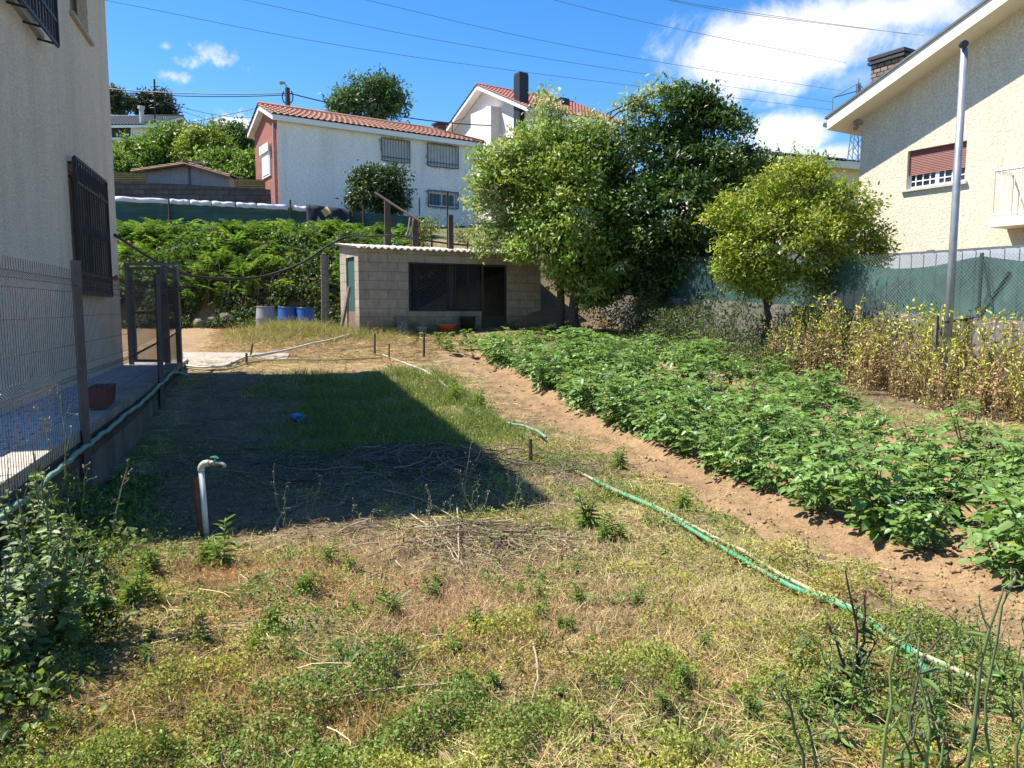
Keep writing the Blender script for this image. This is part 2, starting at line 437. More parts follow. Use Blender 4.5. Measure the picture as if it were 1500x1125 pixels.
I = np.arange(nx * ny).reshape(ny, nx); a_, b_, c_, d_ = I[:-1, :-1].ravel(), I[:-1, 1:].ravel(), I[1:, 1:].ravel(), I[1:, :-1].ravel()
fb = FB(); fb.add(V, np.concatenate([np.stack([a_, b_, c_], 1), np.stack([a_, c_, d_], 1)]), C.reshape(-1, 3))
gm, gt, gb, go = nt('earth')
ga = N(gt, 'ShaderNodeAttribute', attribute_name='Col'); GP = pos(gt)
g1 = noise(gt, GP, 60, 5, .7); g2 = noise(gt, GP, 14, 5, .65)
gc = mix(gt, 1.0, ga.outputs['Color'], ramp(gt, g1, [(.3, (.55, .52, .5)), (.55, (1, 1, 1)), (.75, (1.35, 1.3, 1.2))]), 'MULTIPLY')
gc = mix(gt, 1.0, gc, ramp(gt, g2, [(.3, (.75, .75, .75)), (.65, (1.15, 1.15, 1.15))]), 'MULTIPLY')
gt.links.new(gc, gb.inputs['Base Color']); gb.inputs['Roughness'].default_value = .95; gb.inputs['Specular IOR Level'].default_value = .15
bump(gt, gb, mix(gt, .5, g1, g2), .8, .03)
tag(fb.build('ground', gm, None, True), kind='structure')

# ------------------------------------------------------------------ left house
LC = np.array([-7.05, 13.6])
class LFrame:
    def __call__(s, a, d, z): return np.array([LC[0] - FU[0] * a + FN[0] * d, LC[1] - FU[1] * a + FN[1] * d, z])
LF = LFrame()          # a = metres from the far corner towards the camera, d = out of the wall, z = height
def lwall(px, py, d=0):
    p = hit(px, py, LF(0, d, 0), (FN[0], FN[1], 0)); return ((p[0] - LC[0]) * -FU[0] + (p[1] - LC[1]) * -FU[1], p[2])
PAVE = .63
LSTUC = stucco('grey_roughcast', (.82, .70, .54), (.74, .63, .485), 2.5, 42, .9, (.63, .535, .415), .02)
hl = thing('rendered_house', 'tall grey roughcast house close by on the left with black window grilles', 'house', LF(0, 0, PAVE))
LEN = 7.0; EAVE = 7.2
OPEN = [(1.42, 3.45, 1.9, 3.62), (1.55, 2.75, 5.78, 7.1), (4.6, 6.3, 4.9, 6.6)]
def wall_openings(mb, fr, a0, a1, z0, z1, d, opens, depth):
    """a wall slab from d-depth to d with rectangular openings, built of butted pieces"""
    es = sorted(set([a0, a1] + [o[0] for o in opens] + [o[1] for o in opens]))
    for i in range(len(es) - 1):
        l, r = es[i], es[i + 1]; zz = z0
        for o in sorted([o for o in opens if o[0] <= l and o[1] >= r], key=lambda o: o[2]):
            if o[2] > zz: mb.fbox(fr, (l, d - depth, zz), (r, d, o[2]))
            zz = o[3]
        if z1 > zz: mb.fbox(fr, (l, d - depth, zz), (r, d, z1))
m = MB(); wall_openings(m, LF, 0, LEN, PAVE - .75, EAVE, 0, OPEN, .3)
m.fbox(LF, (0, -9, PAVE - .75), (.3, -.3, EAVE)); m.fbox(LF, (LEN - .3, -9, PAVE - .75), (LEN, -.3, EAVE)); m.fbox(LF, (.3, -9, PAVE - .75), (LEN - .3, -8.7, EAVE))
m.build('wall', LSTUC, hl)
m = MB()
A, B = -.45, LEN + .45
e = [LF(A, .5, EAVE), LF(B, .5, EAVE), LF(B, -9.5, EAVE), LF(A, -9.5, EAVE)]
tp = [p + np.array([0, 0, .22]) for p in e]; rg = [LF(3.3, -4.5, EAVE + 1.7), LF(3.7, -4.5, EAVE + 1.7)]
m.add(e + tp + rg, [(3, 2, 1, 0), (0, 1, 5, 4), (1, 2, 6, 5), (2, 3, 7, 6), (3, 0, 4, 7), (4, 5, 9, 8), (5, 6, 9), (6, 7, 8, 9), (7, 4, 8)])
m.build('roof', mat('left_roof', (.3, .14, .09), .85, (.2, .1, .07), 9), hl)
FRAME = mat('brown_window_frame', (.16, .085, .05), .6, (.11, .06, .04), 8)
SURR = mat('window_surround', (.42, .38, .32), .85, (.36, .33, .28), 8, 60, .3)
def grille(m, a0, a1, z0, z1, d, step, curl=True):
    m.fbox(LF, (a0 - .03, d - .03, z0), (a0, d + .02, z1)); m.fbox(LF, (a1, d - .03, z0), (a1 + .03, d + .02, z1))
    for z in (z0, z0 + .28, z1 - .32, z1): m.fbox(LF, (a0 - .03, d - .012, z - .02), (a1 + .03, d + .012, z + .02))
    n = int((a1 - a0) / step)
    for i in range(1, n):
        a = a0 + (a1 - a0) * i / n; m.tube([LF(a, d, z0), LF(a, d, z1)], .013, 6)
    if curl:
        for i in range(n):
            a = a0 + (a1 - a0) * (i + .5) / n
            m.tube([LF(a + .05 * math.cos(q), d + .012, z1 - .16 + .12 * math.sin(q)) for q in np.linspace(0, 2 * math.pi, 10)], .007, 4)
            m.tube([LF(a + .04 * math.cos(q), d + .012, (z0 + z1) / 2 + .1 * math.sin(q)) for q in np.linspace(0, 2 * math.pi, 10)], .007, 4)
for i, (a0, a1, z0, z1) in enumerate(OPEN):
    f = MB()
    for (q0, q1, y0, y1) in ((a0, a1, z0, z0 + .06), (a0, a1, z1 - .06, z1), (a0, a0 + .06, z0 + .06, z1 - .06), (a1 - .06, a1, z0 + .06, z1 - .06), ((a0 + a1) / 2 - .03, (a0 + a1) / 2 + .03, z0 + .06, z1 - .06)):
        f.fbox(LF, (q0, -.2, y0), (q1, -.14, y1))
    wf = f.build('window', FRAME, hl)
    MB().fbox(LF, (a0 + .05, -.18, z0 + .05), (a1 - .05, -.17, z1 - .05)).build('pane', mat('curtained_glass', (.16, .155, .15), .15, (.10, .10, .10), 3), wf)
    MB().fbox(LF, (a0 - .08, -.14, z0 - .05), (a1 + .08, .06, z0)).build('sill', SURR, wf)
    g = MB()
    if i == 0: grille(g, a0 - .04, a1 + .04, z0 - .05, z1 + .05, .1, .155); [g.fbox(LF, (a, 0, z), (a + .03, .1, z + .03)) for a in (a0, a1 - .03) for z in (z0, z1 - .03)]
    if i == 2:
        grille(g, a0 - .05, a1 + .05, z0 - .12, z1, .2, .12, False)
        for a in np.linspace(a0, a1, 4): g.tube([LF(a, .2, z0 - .12), LF(a, .0, z0 - .08)], .014, 6)
    if i != 1: g.build('grille', BLACKIRON, wf)
# house interior darkness comes from closed walls; paved terrace beside the house
pm, ptt, pb, po = nt('terrace_paving'); PP = pos(ptt)
mp = N(ptt, 'ShaderNodeMapping'); mp.inputs['Rotation'].default_value = (0, 0, -R(18.3)); ptt.links.new(PP, mp.inputs[0])
bk = N(ptt, 'ShaderNodeTexBrick'); bk.inputs['Color1'].default_value = (.60, .565, .53, 1); bk.inputs['Color2'].default_value = (.48, .45, .43, 1); bk.inputs['Mortar'].default_value = (.10, .095, .09, 1)
bk.inputs['Scale'].default_value = 2.2; bk.inputs['Mortar Size'].default_value = .02; ptt.links.new(mp.outputs[0], bk.inputs['Vector'])
ptt.links.new(mix(ptt, 1.0, bk.outputs[0], ramp(ptt, noise(ptt, PP, 5, 5), [(.3, (.7, .68, .65)), (.7, (1.1, 1.1, 1.1))]), 'MULTIPLY'), pb.inputs['Base Color']); pb.inputs['Roughness'].default_value = .8
FDW = float(np.dot(F0 - LC, FN))       # distance from house wall to fence
m = MB(); m.fbox(LF, (-1.2, FDW - .10, PAVE - .5), (16, .001, PAVE)); m.build('terrace', pm, None); tag(bpy.data.objects['terrace'], kind='structure')
CONC = stucco('stained_concrete', (.21, .19, .16), (.13, .12, .095), 3, 40, .5, (.07, .063, .05))
m = MB(); m.fbox(LF, (-1.0, FDW - .10 + .002, -.2), (16, FDW - .03, PAVE - .06))
rw_ = thing('retaining_wall', 'low stained concrete wall carrying the paved terrace behind the wire fence', 'wall', LF(5, FDW, 0)); m.build('body', CONC, rw_)
m = MB(); [m.fbox(LF, (a, FDW - .26, PAVE - .058), (a + .985, FDW - .015, PAVE + .03)) for a in np.arange(-1, 16, 1.0)]; m.build('coping', stucco('pale_coping', (.52, .47, .39), (.42, .38, .31), 3, 40, .4, (.25, .22, .18)), rw_)

# ------------------------------------------------------------------ wire mesh fence on the left
class FFrame:
    def __call__(s, a, d, z): return np.array([F0[0] + FU[0] * a + FN[0] * d, F0[1] + FU[1] * a + FN[1] * d, z])
FF = FFrame()
def panel(mb_v, a0, a1, z0, z1, lift=0.0):
    """folded wire panel: vertical wires with V folds and doubled horizontals"""
    folds = [z0 + .1, (z0 + z1) / 2 - .05, z1 - .13]
    prof = [(0, z0 - .02)]
    for f in folds: prof += [(0, f - .05), (.045, f), (0, f + .05)]
    prof += [(0, z1)]
    n = int((a1 - a0) / .05); aa = a0 + .025 + np.arange(n) * .05
    paths = np.array([[FF(a, d, z + lift * (a - a0) / (a1 - a0)) for d, z in prof] for a in aa])
    mb_v.tubes(paths, .0023, vary((.06, .038, .032), n, .25), 1.0, 3)
    hz = []
    for f in folds: hz += [(0, f - .05), (.045, f), (0, f + .05)]
    hz += [(0, (folds[0] + folds[1]) / 2), (0, (folds[1] + folds[2]) / 2 + .1), (0, (folds[1] + folds[2]) / 2 - .12)]
    paths = np.array([[FF(a, d, z + lift * (a - a0) / (a1 - a0)) for a in np.linspace(a0, a1, 5)] for d, z in hz])
    mb_v.tubes(paths, .0026, vary((.07, .042, .036), len(hz), .2), 1.0, 3)
fence = thing('wire_mesh_fence', 'rusty folded wire mesh fence on grey posts in front of the left house', 'fence', FF(0, 0, 0))
WIRE = attrmat('wire_coat', .6, .4)
for (a0, a1, z0, z1, l) in ((-5.0, -2.6, .42, 1.94, 0), (-2.5, -.05, .42, 1.96, 0), (.05, 2.45, .42, 1.97, 0), (2.45, 4.75, .42, 1.97, .06), (4.85, 7.9, .45, 2.03, .1)):
    f = FB(); panel(f, a0, a1, z0, z1, l); f.build('mesh_panel', WIRE, fence)
POST = mat('fence_post', (.085, .075, .07), .6, (.06, .045, .038), 7)
for (a, lean) in ((-2.55, 0), (0, .0), (4.8, .10)):
    m = MB(); p0 = FF(a - lean * .3, .02, gz(*FF(a, .02, 0)[:2]) - .1); p1 = FF(a + lean, .02, 2.0 if a < 1 else 2.1)
    m.tube([p0, p1], .042, 4); m.tube([p1, p1 + np.array([0, 0, .03])], .046, 4); m.build('post', POST, fence)
# the gate between house and fence
G0 = LF(.15, .12, PAVE); gz0, gz1 = PAVE + .0, 2.42
gpx = at(263, 460, 13.55)
g0 = LF(-.05, .1, 0)[:2]; g1 = np.array([gpx[0], gpx[1]]); GF = Frame(g0, g1 - g0); GW = float(np.linalg.norm(g1 - g0))
gate = thing('mesh_gate', 'grey metal mesh gate across the paved path between house and fence', 'gate', GF(0, 0, gz0))
for (a0, a1) in ((0, .06), (GW - .07, GW), (GW - .30, GW - .23)):
    m = MB(); m.fbox(GF, (a0, -.04, gz0 - .3), (a1, .04, gz1 if a0 < GW - .3 else gz1 - .02)); m.build('gate_post', GREYMETAL, gate)
m = MB()
x0, x1 = .09, GW - .34
for (q0, q1, y0, y1) in ((x0, x0 + .05, gz0 + .05, gz1 - .03), (x1 - .05, x1, gz0 + .05, gz1 - .03), (x0 + .05, x1 - .05, gz0 + .05, gz0 + .1), (x0 + .05, x1 - .05, gz1 - .08, gz1 - .03), (x0 + .05, x1 - .05, 1.55, 1.6)):
    m.fbox(GF, (q0, -.025, y0), (q1, .025, y1))
m.fbox(GF, (0, -.05, gz1 + .001), (GW, .05, gz1 + .05))
m.build('frame', GREYMETAL, gate)
def diamond(f, P, a0, a1, z0, z1, step, r, c, off=0.0):
    """chain-link: two families of diagonal wires clipped to a rectangle; P(a, z) gives points"""
    H = z1 - z0; segs = []
    for k in np.arange(a0 - H, a1 + 1e-6, step):
        for s in (1, -1):
            lo, hi = (k, k + H)
            s0, s1 = max(lo, a0), min(hi, a1)
            if s1 - s0 < .01: continue
            if s > 0: segs.append((s0, z0 + s0 - k, s1, z0 + s1 - k))
            else: segs.append((s0, z1 - (s0 - k), s1, z1 - (s1 - k)))
    K = max(2, int(H / .25)); tt = np.linspace(0, 1, K)
    paths = np.array([[P(q[0] + (q[2] - q[0]) * u, q[1] + (q[3] - q[1]) * u) for u in tt] for q in segs])
    f.tubes(paths, r, vary(c, len(segs), .12), 1.0, 3)
f = FB(); diamond(f, lambda a, z: GF(a, -.03, z), x0, GW - .05, gz0 + .08, gz1 - .05, .05, .0026, (.15, .155, .15)); f.build('wire_mesh', WIRE, gate)
# red rag tied to the fence by the gate
m = MB(); c = at(168, 408, 12.4)
m.add([c + np.array(q) for q in ((-.05, 0, .02), (.03, .02, .07), (.07, 0, .0), (.02, -.02, -.05), (-.03, .03, -.02), (.0, -.05, .02))], [(0, 1, 5), (1, 2, 5), (2, 3, 5), (3, 4, 5), (4, 0, 5)])
tag(m.build('cloth_rag', mat('red_cloth', (.45, .05, .06), .8)), 'small red rag tied at the top of the wire fence near the gate', 'rag')

# hoses ------------------------------------------------------------
def smooth_path(pts, n=8):
    pts = np.array(pts, float); out = []
    P = np.vstack([2 * pts[0] - pts[1], pts, 2 * pts[-1] - pts[-2]])
    for i in range(1, len(P) - 2):
        for u in np.linspace(0, 1, n, endpoint=False):
            a, b, c, d = P[i - 1:i + 3]
            out.append(.5 * (2 * b + (c - a) * u + (2 * a - 5 * b + 4 * c - d) * u * u + (3 * b - a - 3 * c + d) * u ** 3))
    out.append(pts[-1]); return out
def hose_mat(name, c, c2, sc):
    m, t, b, o = nt(name); P = pos(t)
    t.links.new(mix(t, ramp(t, noise(t, P, 5.5, 6, .75), [(.50, (0, 0, 0)), (.62, (.85, .85, .85))]), ramp(t, noise(t, P, sc, 3), [(.42, c), (.6, c2)]), (.24, .20, .12)), b.inputs['Base Color']); b.inputs['Roughness'].default_value = .6; return m
GREENH = hose_mat('green_hose', (.03, .235, .11), (.09, .29, .15), 16)
PALEH = hose_mat('pale_hose', (.36, .37, .22), (.30, .27, .17), 7)
FADEDH = hose_mat('faded_green_hose', (.10, .24, .16), (.17, .29, .21), 5)
MIXH = hose_mat('taped_hose', (.03, .38, .19), (.55, .55, .42), 2.2)
pts = []
for (px, py) in ((-60, 790), (0, 757), (45, 725), (92, 682), (125, 655), (150, 636), (185, 607), (212, 586), (228, 570), (243, 556), (256, 545)):
    p = hit(px, py, FF(0, .045, 0), (FN[0], FN[1], 0)); pts.append(p)
pts.append(pts[-1] + np.array([.1, .3, -.1])); sp = smooth_path(pts, 10)
sp = [p + np.array([0, 0, .006 * math.sin(i * .55) + .006 * math.sin(i * 1.3)]) for i, p in enumerate(sp)]
o = MB().tube(sp, .0205, 10).build('garden_hose', FADEDH, None, True); tag(o, 'faded green hose tied along the foot of the left wire fence', 'hose')
def ground_hose(pxs, r, mt, label, name='garden_hose', lift=.02):
    pts = [gnd(*q) for q in pxs]; sp = smooth_path(pts, 8)
    sp = [np.array([p[0], p[1], gz(p[0], p[1]) + r + lift]) for p in sp]
    zz = np.array([p[2] for p in sp]); k = np.array([.25, .5, .25])
    for _ in range(6): zz[1:-1] = np.convolve(zz, k, 'valid')
    sp = [np.array([p[0], p[1], z + .01]) for p, z in zip(sp, zz)]
    o = MB().tube(sp, r, 8).build(name, mt, None, True); return tag(o, label, 'hose')
ground_hose([(870, 708), (965, 758), (1080, 826), (1200, 886), (1285, 934), (1330, 965), (1362, 1008)], .0165, GREENH, 'bright green hose lying across the dry grass beside the potato bed', lift=.014)
ground_hose([(842, 694), (960, 752), (1075, 813), (1140, 848), (1280, 924), (1340, 962), (1450, 1012)], .014, PALEH, 'pale sun bleached hose running beside the bright green one', lift=.012)
ground_hose([(744, 628), (760, 632), (778, 639), (790, 645), (800, 652)], .017, FADEDH, 'short faded green hose end arching out of the grass by a dark stake', lift=.05)
ground_hose([(268, 538), (300, 541), (330, 538), (360, 527), (400, 520), (450, 511), (500, 505), (525, 499)], .022, mat('white_pipe', (.55, .54, .46), .6), 'long whitish pipe lying on the straw from the gate towards the shed', 'water_pipe')
ground_hose([(560, 521), (580, 529), (600, 536), (625, 548), (660, 573), (700, 612)], .016, mat('grey_pipe', (.45, .44, .33), .6), 'thin pale hose curving through the weeds from the dark stakes behind the shadow', lift=-.004)
ground_hose([(270, 540), (300, 545), (335, 545), (372, 532), (420, 530), (500, 530), (560, 528)], .014, mat('dull_green_pipe', (.16, .2, .1), .6), 'thin dull green hose lying along the far edge of the shadow', lift=.02)

# ------------------------------------------------------------------ helpers for buildings in their own axes
def lthing(name, label, cat, loc, u, group=None):
    o = thing(name, label, cat, loc, group, math.atan2(u[1], u[0])); LOC[o.name] = np.zeros(3); return o
ID = lambda x, y, z: np.array([x, y, z])
def lbox(m, a, b): return m.fbox(ID, a, b)
def local(p, o, u):
    u = np.array(u) / np.linalg.norm(u); d = np.array(p[:2]) - np.array(o[:2]); return np.array([d @ u, -d[0] * u[1] + d[1] * u[0], p[2] - o[2]])
def onface(px, py, o, u):      # pixel -> (x, z) on the building's front plane
    u = np.array(u) / np.linalg.norm(u); q = local(hit(px, py, o, (u[1], -u[0], 0)), o, u); return q[0], q[2]
def slab_wall(m, x0, x1, z0, z1, opens, y0, y1):
    es = sorted(set([x0, x1] + [o[0] for o in opens] + [o[1] for o in opens]))
    for l, r in zip(es[:-1], es[1:]):
        z = z0
        for o in sorted([o for o in opens if o[0] <= l + 1e-6 and o[1] >= r - 1e-6], key=lambda o: o[2]):
            if o[2] > z: lbox(m, (l, y0, z), (r, y1, o[2]))
            z = o[3]
        if z1 > z: lbox(m, (l, y0, z), (r, y1, z1))
def blockmat(name, c1, c2, mort, bw, bh, msize=.012, dirt=None, rough=.9, bstr=.5):
    m, t, b, o = nt(name); P = objc(t)
    sp = N(t, 'ShaderNodeSeparateXYZ'); t.links.new(P, sp.inputs[0]); ad = N(t, 'ShaderNodeMath', operation='ADD'); t.links.new(sp.outputs[0], ad.inputs[0]); t.links.new(sp.outputs[1], ad.inputs[1])
    cb = N(t, 'ShaderNodeCombineXYZ'); wob = mth2(t, 'MULTIPLY', mth2(t, 'SUBTRACT', noise(t, P, 3.5, 3), .5), bh * .22); t.links.new(mth2(t, 'ADD', ad.outputs[0], wob), cb.inputs[0]); t.links.new(mth2(t, 'ADD', sp.outputs[2], wob), cb.inputs[1])
    k = N(t, 'ShaderNodeTexBrick'); k.inputs['Color1'].default_value = (*c1, 1); k.inputs['Color2'].default_value = (*c2, 1); k.inputs['Mortar'].default_value = (*mort, 1)
    k.inputs['Scale'].default_value = 1; k.inputs['Brick Width'].default_value = bw; k.inputs['Row Height'].default_value = bh; k.inputs['Mortar Size'].default_value = msize; k.inputs['Bias'].default_value = -.2
    t.links.new(cb.outputs[0], k.inputs['Vector'])
    c = mix(t, 1.0, k.outputs[0], ramp(t, noise(t, P, 4, 6, .7), [(.3, (.72, .7, .66)), (.65, (1.1, 1.1, 1.1))]), 'MULTIPLY')
    if dirt:
        zz = N(t, 'ShaderNodeMapRange'); zz.inputs[1].default_value = dirt[0]; zz.inputs[2].default_value = dirt[1]; zz.inputs[3].default_value = 1; zz.inputs[4].default_value = 0
        nz = mth2(t, 'ADD', sp.outputs[2], mth2(t, 'MULTIPLY', noise(t, P, 2.2, 5, .7), -.8)); t.links.new(nz, zz.inputs[0])
        c = mix(t, zz.outputs[0], c, dirt[2])
    t.links.new(c, b.inputs['Base Color']); b.inputs['Roughness'].default_value = rough; b.inputs['Specular IOR Level'].default_value = .2
    bump(t, b, mth2(t, 'ADD', mth2(t, 'MULTIPLY', k.outputs['Fac'], -1.0), mth2(t, 'MULTIPLY', noise(t, P, 50, 4), .5)), bstr, .012); return m
def mth2(t, op, a, b):
    n = N(t, 'ShaderNodeMath', operation=op)
    for i, v in enumerate((a, b)):
        if hasattr(v, 'links'): t.links.new(v, n.inputs[i])
        else: n.inputs[i].default_value = v
    return n.outputs[0]

# ------------------------------------------------------------------ cinder block shed
SO = gnd(527, 492); SU = np.array([.883, .469]); SU /= np.linalg.norm(SU)
SW = onface(792, 430, SO, SU)[0]
SH = onface(529, 364, SO, SU)[1]
fx = lambda px, py: onface(px, py, SO, SU)
wx0, wz1 = fx(598, 384); _, wz0 = fx(600, 456); dx0 = fx(707, 440)[0]; dx1 = fx(742, 440)[0]
SDp = 1.75
shed = lthing('block_shed', 'small grey cinder block shed with a corrugated roof at the back of the garden', 'shed', SO, SU)
BLOCK = blockmat('cinder_block', (.37, .325, .255), (.31, .27, .215), (.24, .21, .17), .52, .235, .012, (-.45, .25, (.085, .075, .03)))
m = MB(); slab_wall(m, 0, SW, -.4, SH, [(wx0, dx0 - .04, wz0, wz1), (dx0 - .04, dx1, .06, wz1)], 0, .15)
sy0, sy1 = .35, 1.15
for (y0, y1, z0, z1) in ((.15, sy0, -.4, SH), (sy0, sy1, SH - .18, SH), (sy1, SDp, -.4, SH)): lbox(m, (0, y0, z0), (.15, y1, z1))
lbox(m, (SW - .15, .15, -.4), (SW, SDp - .15, SH)); lbox(m, (.15, SDp - .15, -.4), (SW, SDp, SH + .18))
for x in (0, SW - .15): m.add([(x, .0, SH), (x + .15, 0, SH), (x + .15, SDp, SH), (x, SDp, SH), (x, .01, SH + .01), (x + .15, .01, SH + .01), (x + .15, SDp, SH + .19), (x, SDp, SH + .19)], [(3, 2, 1, 0), (4, 5, 6, 7), (0, 1, 5, 4), (1, 2, 6, 5), (2, 3, 7, 6), (3, 0, 4, 7)])
m.build('wall', BLOCK, shed)
m = MB(); lbox(m, (.155, SDp - .17, -.1), (SW - .155, SDp - .155, SH)); lbox(m, (.155, SDp - 1.5, SH - .09), (SW - .155, SDp - .172, SH - .07)); lbox(m, (SW - .175, .2, -.1), (SW - .155, SDp - .172, SH - .1)); m.build('shade_lining', mat('painted_interior_shade', (.012, .013, .018), .8), shed)  # near-black sheets added inside: the dim interior's shade put into their colour
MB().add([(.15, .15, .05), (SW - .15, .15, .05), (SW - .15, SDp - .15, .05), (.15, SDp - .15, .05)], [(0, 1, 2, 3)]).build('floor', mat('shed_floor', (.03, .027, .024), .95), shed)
m = MB(); n = int((SW + .25) / .02); vs = []; 
for j, (y, z) in enumerate(((-.2, SH + .02), (.6, SH + .11), (SDp + .15, SH + .25))):
    for i in range(n + 1):
        x = -.14 + i * .02; vs.append((x, y + .012 * math.sin(i * .013), z + .028 * math.sin(2 * math.pi * x / .177)))
for j in range(2):
    for i in range(n): m.f.append((j * (n + 1) + i, j * (n + 1) + i + 1, (j + 1) * (n + 1) + i + 1, (j + 1) * (n + 1) + i))
m.v = vs; ro = m.build('roof', mat('fibre_cement', (.50, .47, .41), .9, (.36, .33, .28), 3, 40, .3), shed, True)
md = ro.modifiers.new('thickness', 'SOLIDIFY'); md.thickness = .012
fr = MB(); t_ = .045
for (a0, a1, z0, z1) in ((wx0, dx0 - .04, wz0, wz0 + t_), (wx0, dx0 - .04, wz1 - t_, wz1), (wx0, wx0 + t_, wz0 + t_, wz1 - t_), ((wx0 + dx0) / 2 + .25, (wx0 + dx0) / 2 + .285, wz0 + t_, wz1 - t_)): lbox(fr, (a0, -.012, z0), (a1, .03, z1))
win = fr.build('window', mat('dark_frame', (.03, .028, .026), .7), shed)
f = FB(); diamond(f, lambda a, z: np.array([a, .04, z]), wx0 + .03, dx0 - .06, wz0 + .03, wz1 - .03, .085, .0038, (.17, .18, .21)); f.build('wire_mesh', WIRE, win)
m = MB()
for (a0, a1, z0, z1) in ((dx0 - .035, dx0 + .03, .06, wz1 - .001), (dx1 - .06, dx1 - .005, .06, wz1 - .001), (dx0 + .03, dx1 - .06, wz1 - .06, wz1 - .001), (dx0 + .03, dx1 - .06, .42, .47), (dx0 + .03, dx1 - .06, .065, .12)): lbox(m, (a0, -.014, z0), (a1, .032, z1))
lbox(m, (dx0 + .03, .005, .12), (dx1 - .06, .02, .42))
dr = m.build('door', mat('dark_door', (.04, .036, .033), .75, (.06, .05, .045), 5), shed)
f = FB(); diamond(f, lambda a, z: np.array([a, .012, z]), dx0 + .03, dx1 - .06, .47, wz1 - .06, .03, .0025, (.02, .02, .022)); f.build('wire_mesh', WIRE, dr)
m = MB(); lbox(m, (.04, sy0 + .005, -.1), (.08, sy1 - .005, .62)); sdr = m.build('side_door', mat('brown_board', (.22, .14, .09), .85, (.14, .09, .06), 6), shed)
nm, nt_, nb, no = nt('green_netting'); tp_ = N(nt_, 'ShaderNodeBsdfTransparent'); ms_ = N(nt_, 'ShaderNodeMixShader')
sc_ = N(nt_, 'ShaderNodeTexNoise'); sc_.inputs['Scale'].default_value = 6; nt_.links.new(objc(nt_), sc_.inputs['Vector'])
nt_.links.new(ramp(nt_, sc_.outputs[0], [(.35, (.022, .085, .07)), (.65, (.05, .15, .125))]), nb.inputs['Base Color']); nb.inputs['Roughness'].default_value = .7
trn = N(nt_, 'ShaderNodeBsdfTranslucent'); trn.inputs[0].default_value = (.06, .17, .14, 1); m2_ = N(nt_, 'ShaderNodeMixShader'); m2_.inputs[0].default_value = .35
nt_.links.new(nb.outputs[0], m2_.inputs[1]); nt_.links.new(trn.outputs[0], m2_.inputs[2])
ms_.inputs[0].default_value = .10; nt_.links.new(m2_.outputs[0], ms_.inputs[1]); nt_.links.new(tp_.outputs[0], ms_.inputs[2]); nt_.links.new(ms_.outputs[0], no.inputs[0]); NET = nm
m = MB(); lbox(m, (.05, sy0 + .005, .62), (.056, sy1 - .005, SH - .185)); m.build('netting', mat('green_mesh_panel', (.015, .06, .05), .8, (.03, .10, .08), 30), sdr)
def on_ground(px, py): return gnd(px, py)
# things in front of the shed
def sloc(x, y, dz=0):
    p = SO[:2] + SU * x + np.array([-SU[1], SU[0]]) * y; return np.array([p[0], p[1], gz(p[0], p[1]) + dz])
bx = fx(645, 490)[0]; p = sloc(bx, -.42)
o = MB().lathe(p, [(0, .012), (.17, .012), (.255, .19), (.27, .2), (.275, .215), (.262, .215), (.25, .195), (.165, .03), (0, .03)], 28, 1.0, .8).build('washing_basin', mat('orange_plastic', (.62, .13, .045), .45, (.5, .1, .04), 4), None, True); tag(o, 'orange plastic basin on the ground in front of the block shed', 'basin')
p = sloc(fx(610, 490)[0], -.4); o = MB().lathe(p, [(0, .01), (.11, .01), (.135, .19), (.145, .2), (.13, .2), (.105, .03), (0, .03)], 20).build('plastic_tub', mat('grey_white_plastic', (.36, .36, .33), .6, (.25, .25, .22), 9), None, True); tag(o, 'small greyish white tub left of the orange basin', 'tub')
p = sloc(fx(679, 485)[0], -.28); t = thing('planter_tub', 'dark round tub standing against the shed wall right of the orange basin', 'tub', p)
MB().lathe(p, [(0, .0), (.17, .0), (.215, .36), (.235, .37), (.235, .4), (.215, .4), (.19, .33), (0, .33)], 24).build('body', mat('dark_plastic', (.035, .033, .03), .6), t, True)
p = sloc(fx(586, 485)[0], -.12); m = MB(); fr_ = Frame(p[:2], SU, p[2])
m.hexa([fr_(-.15, -.16, 0), fr_(.15, -.16, 0), fr_(.15, -.13, 0), fr_(-.15, -.13, 0), fr_(-.13, .09, .47), fr_(.14, .09, .46), fr_(.14, .115, .46), fr_(-.13, .115, .47)])
tag(m.build('board', WOODGREY), 'short grey board leaning on the left part of the shed front', 'board')
p = sloc(-.25, 1.0); 
# barrels
def barrel(px, py, r, hh, mt, label, Y, grp=None):
    q = at(px, py, Y); c = np.array([q[0], q[1], q[2] - hh]); t = thing('barrel', label, 'barrel', c, grp)
    MB().lathe(c, [(0, 0), (r * .93, 0), (r * .98, .02), (r, hh * .15), (r * 1.03, hh * .3), (r * 1.03, hh * .33), (r, hh * .36), (r, hh * .62), (r * 1.03, hh * .65), (r * 1.03, hh * .69), (r, hh * .72), (r * .97, hh * .9), (r * .9, hh - .01), (r * .9, hh)], 24).build('body', mt, t, True)
    MB().lathe(c, [(r * .9, hh), (r * .95, hh + .002), (r * .95, hh + .025), (r * .84, hh + .025), (r * .82, hh + .008), (0, hh + .008)], 24).build('lid', mt, t, True)
BLUEP = mat('blue_plastic', (.025, .10, .33), .4, (.02, .075, .26), 3)
barrel(389, 450, .255, .9, mat('grey_plastic', (.26, .28, .28), .55, (.2, .21, .21), 4), 'grey plastic barrel left of the two blue barrels at the foot of the bank', 20.3)
barrel(421, 451, .255, .9, BLUEP, 'blue plastic barrel in the middle, next to the grey one', 20.0)
barrel(447, 452, .235, .85, BLUEP, 'blue plastic barrel on the right, nearest the wooden post', 20.0)
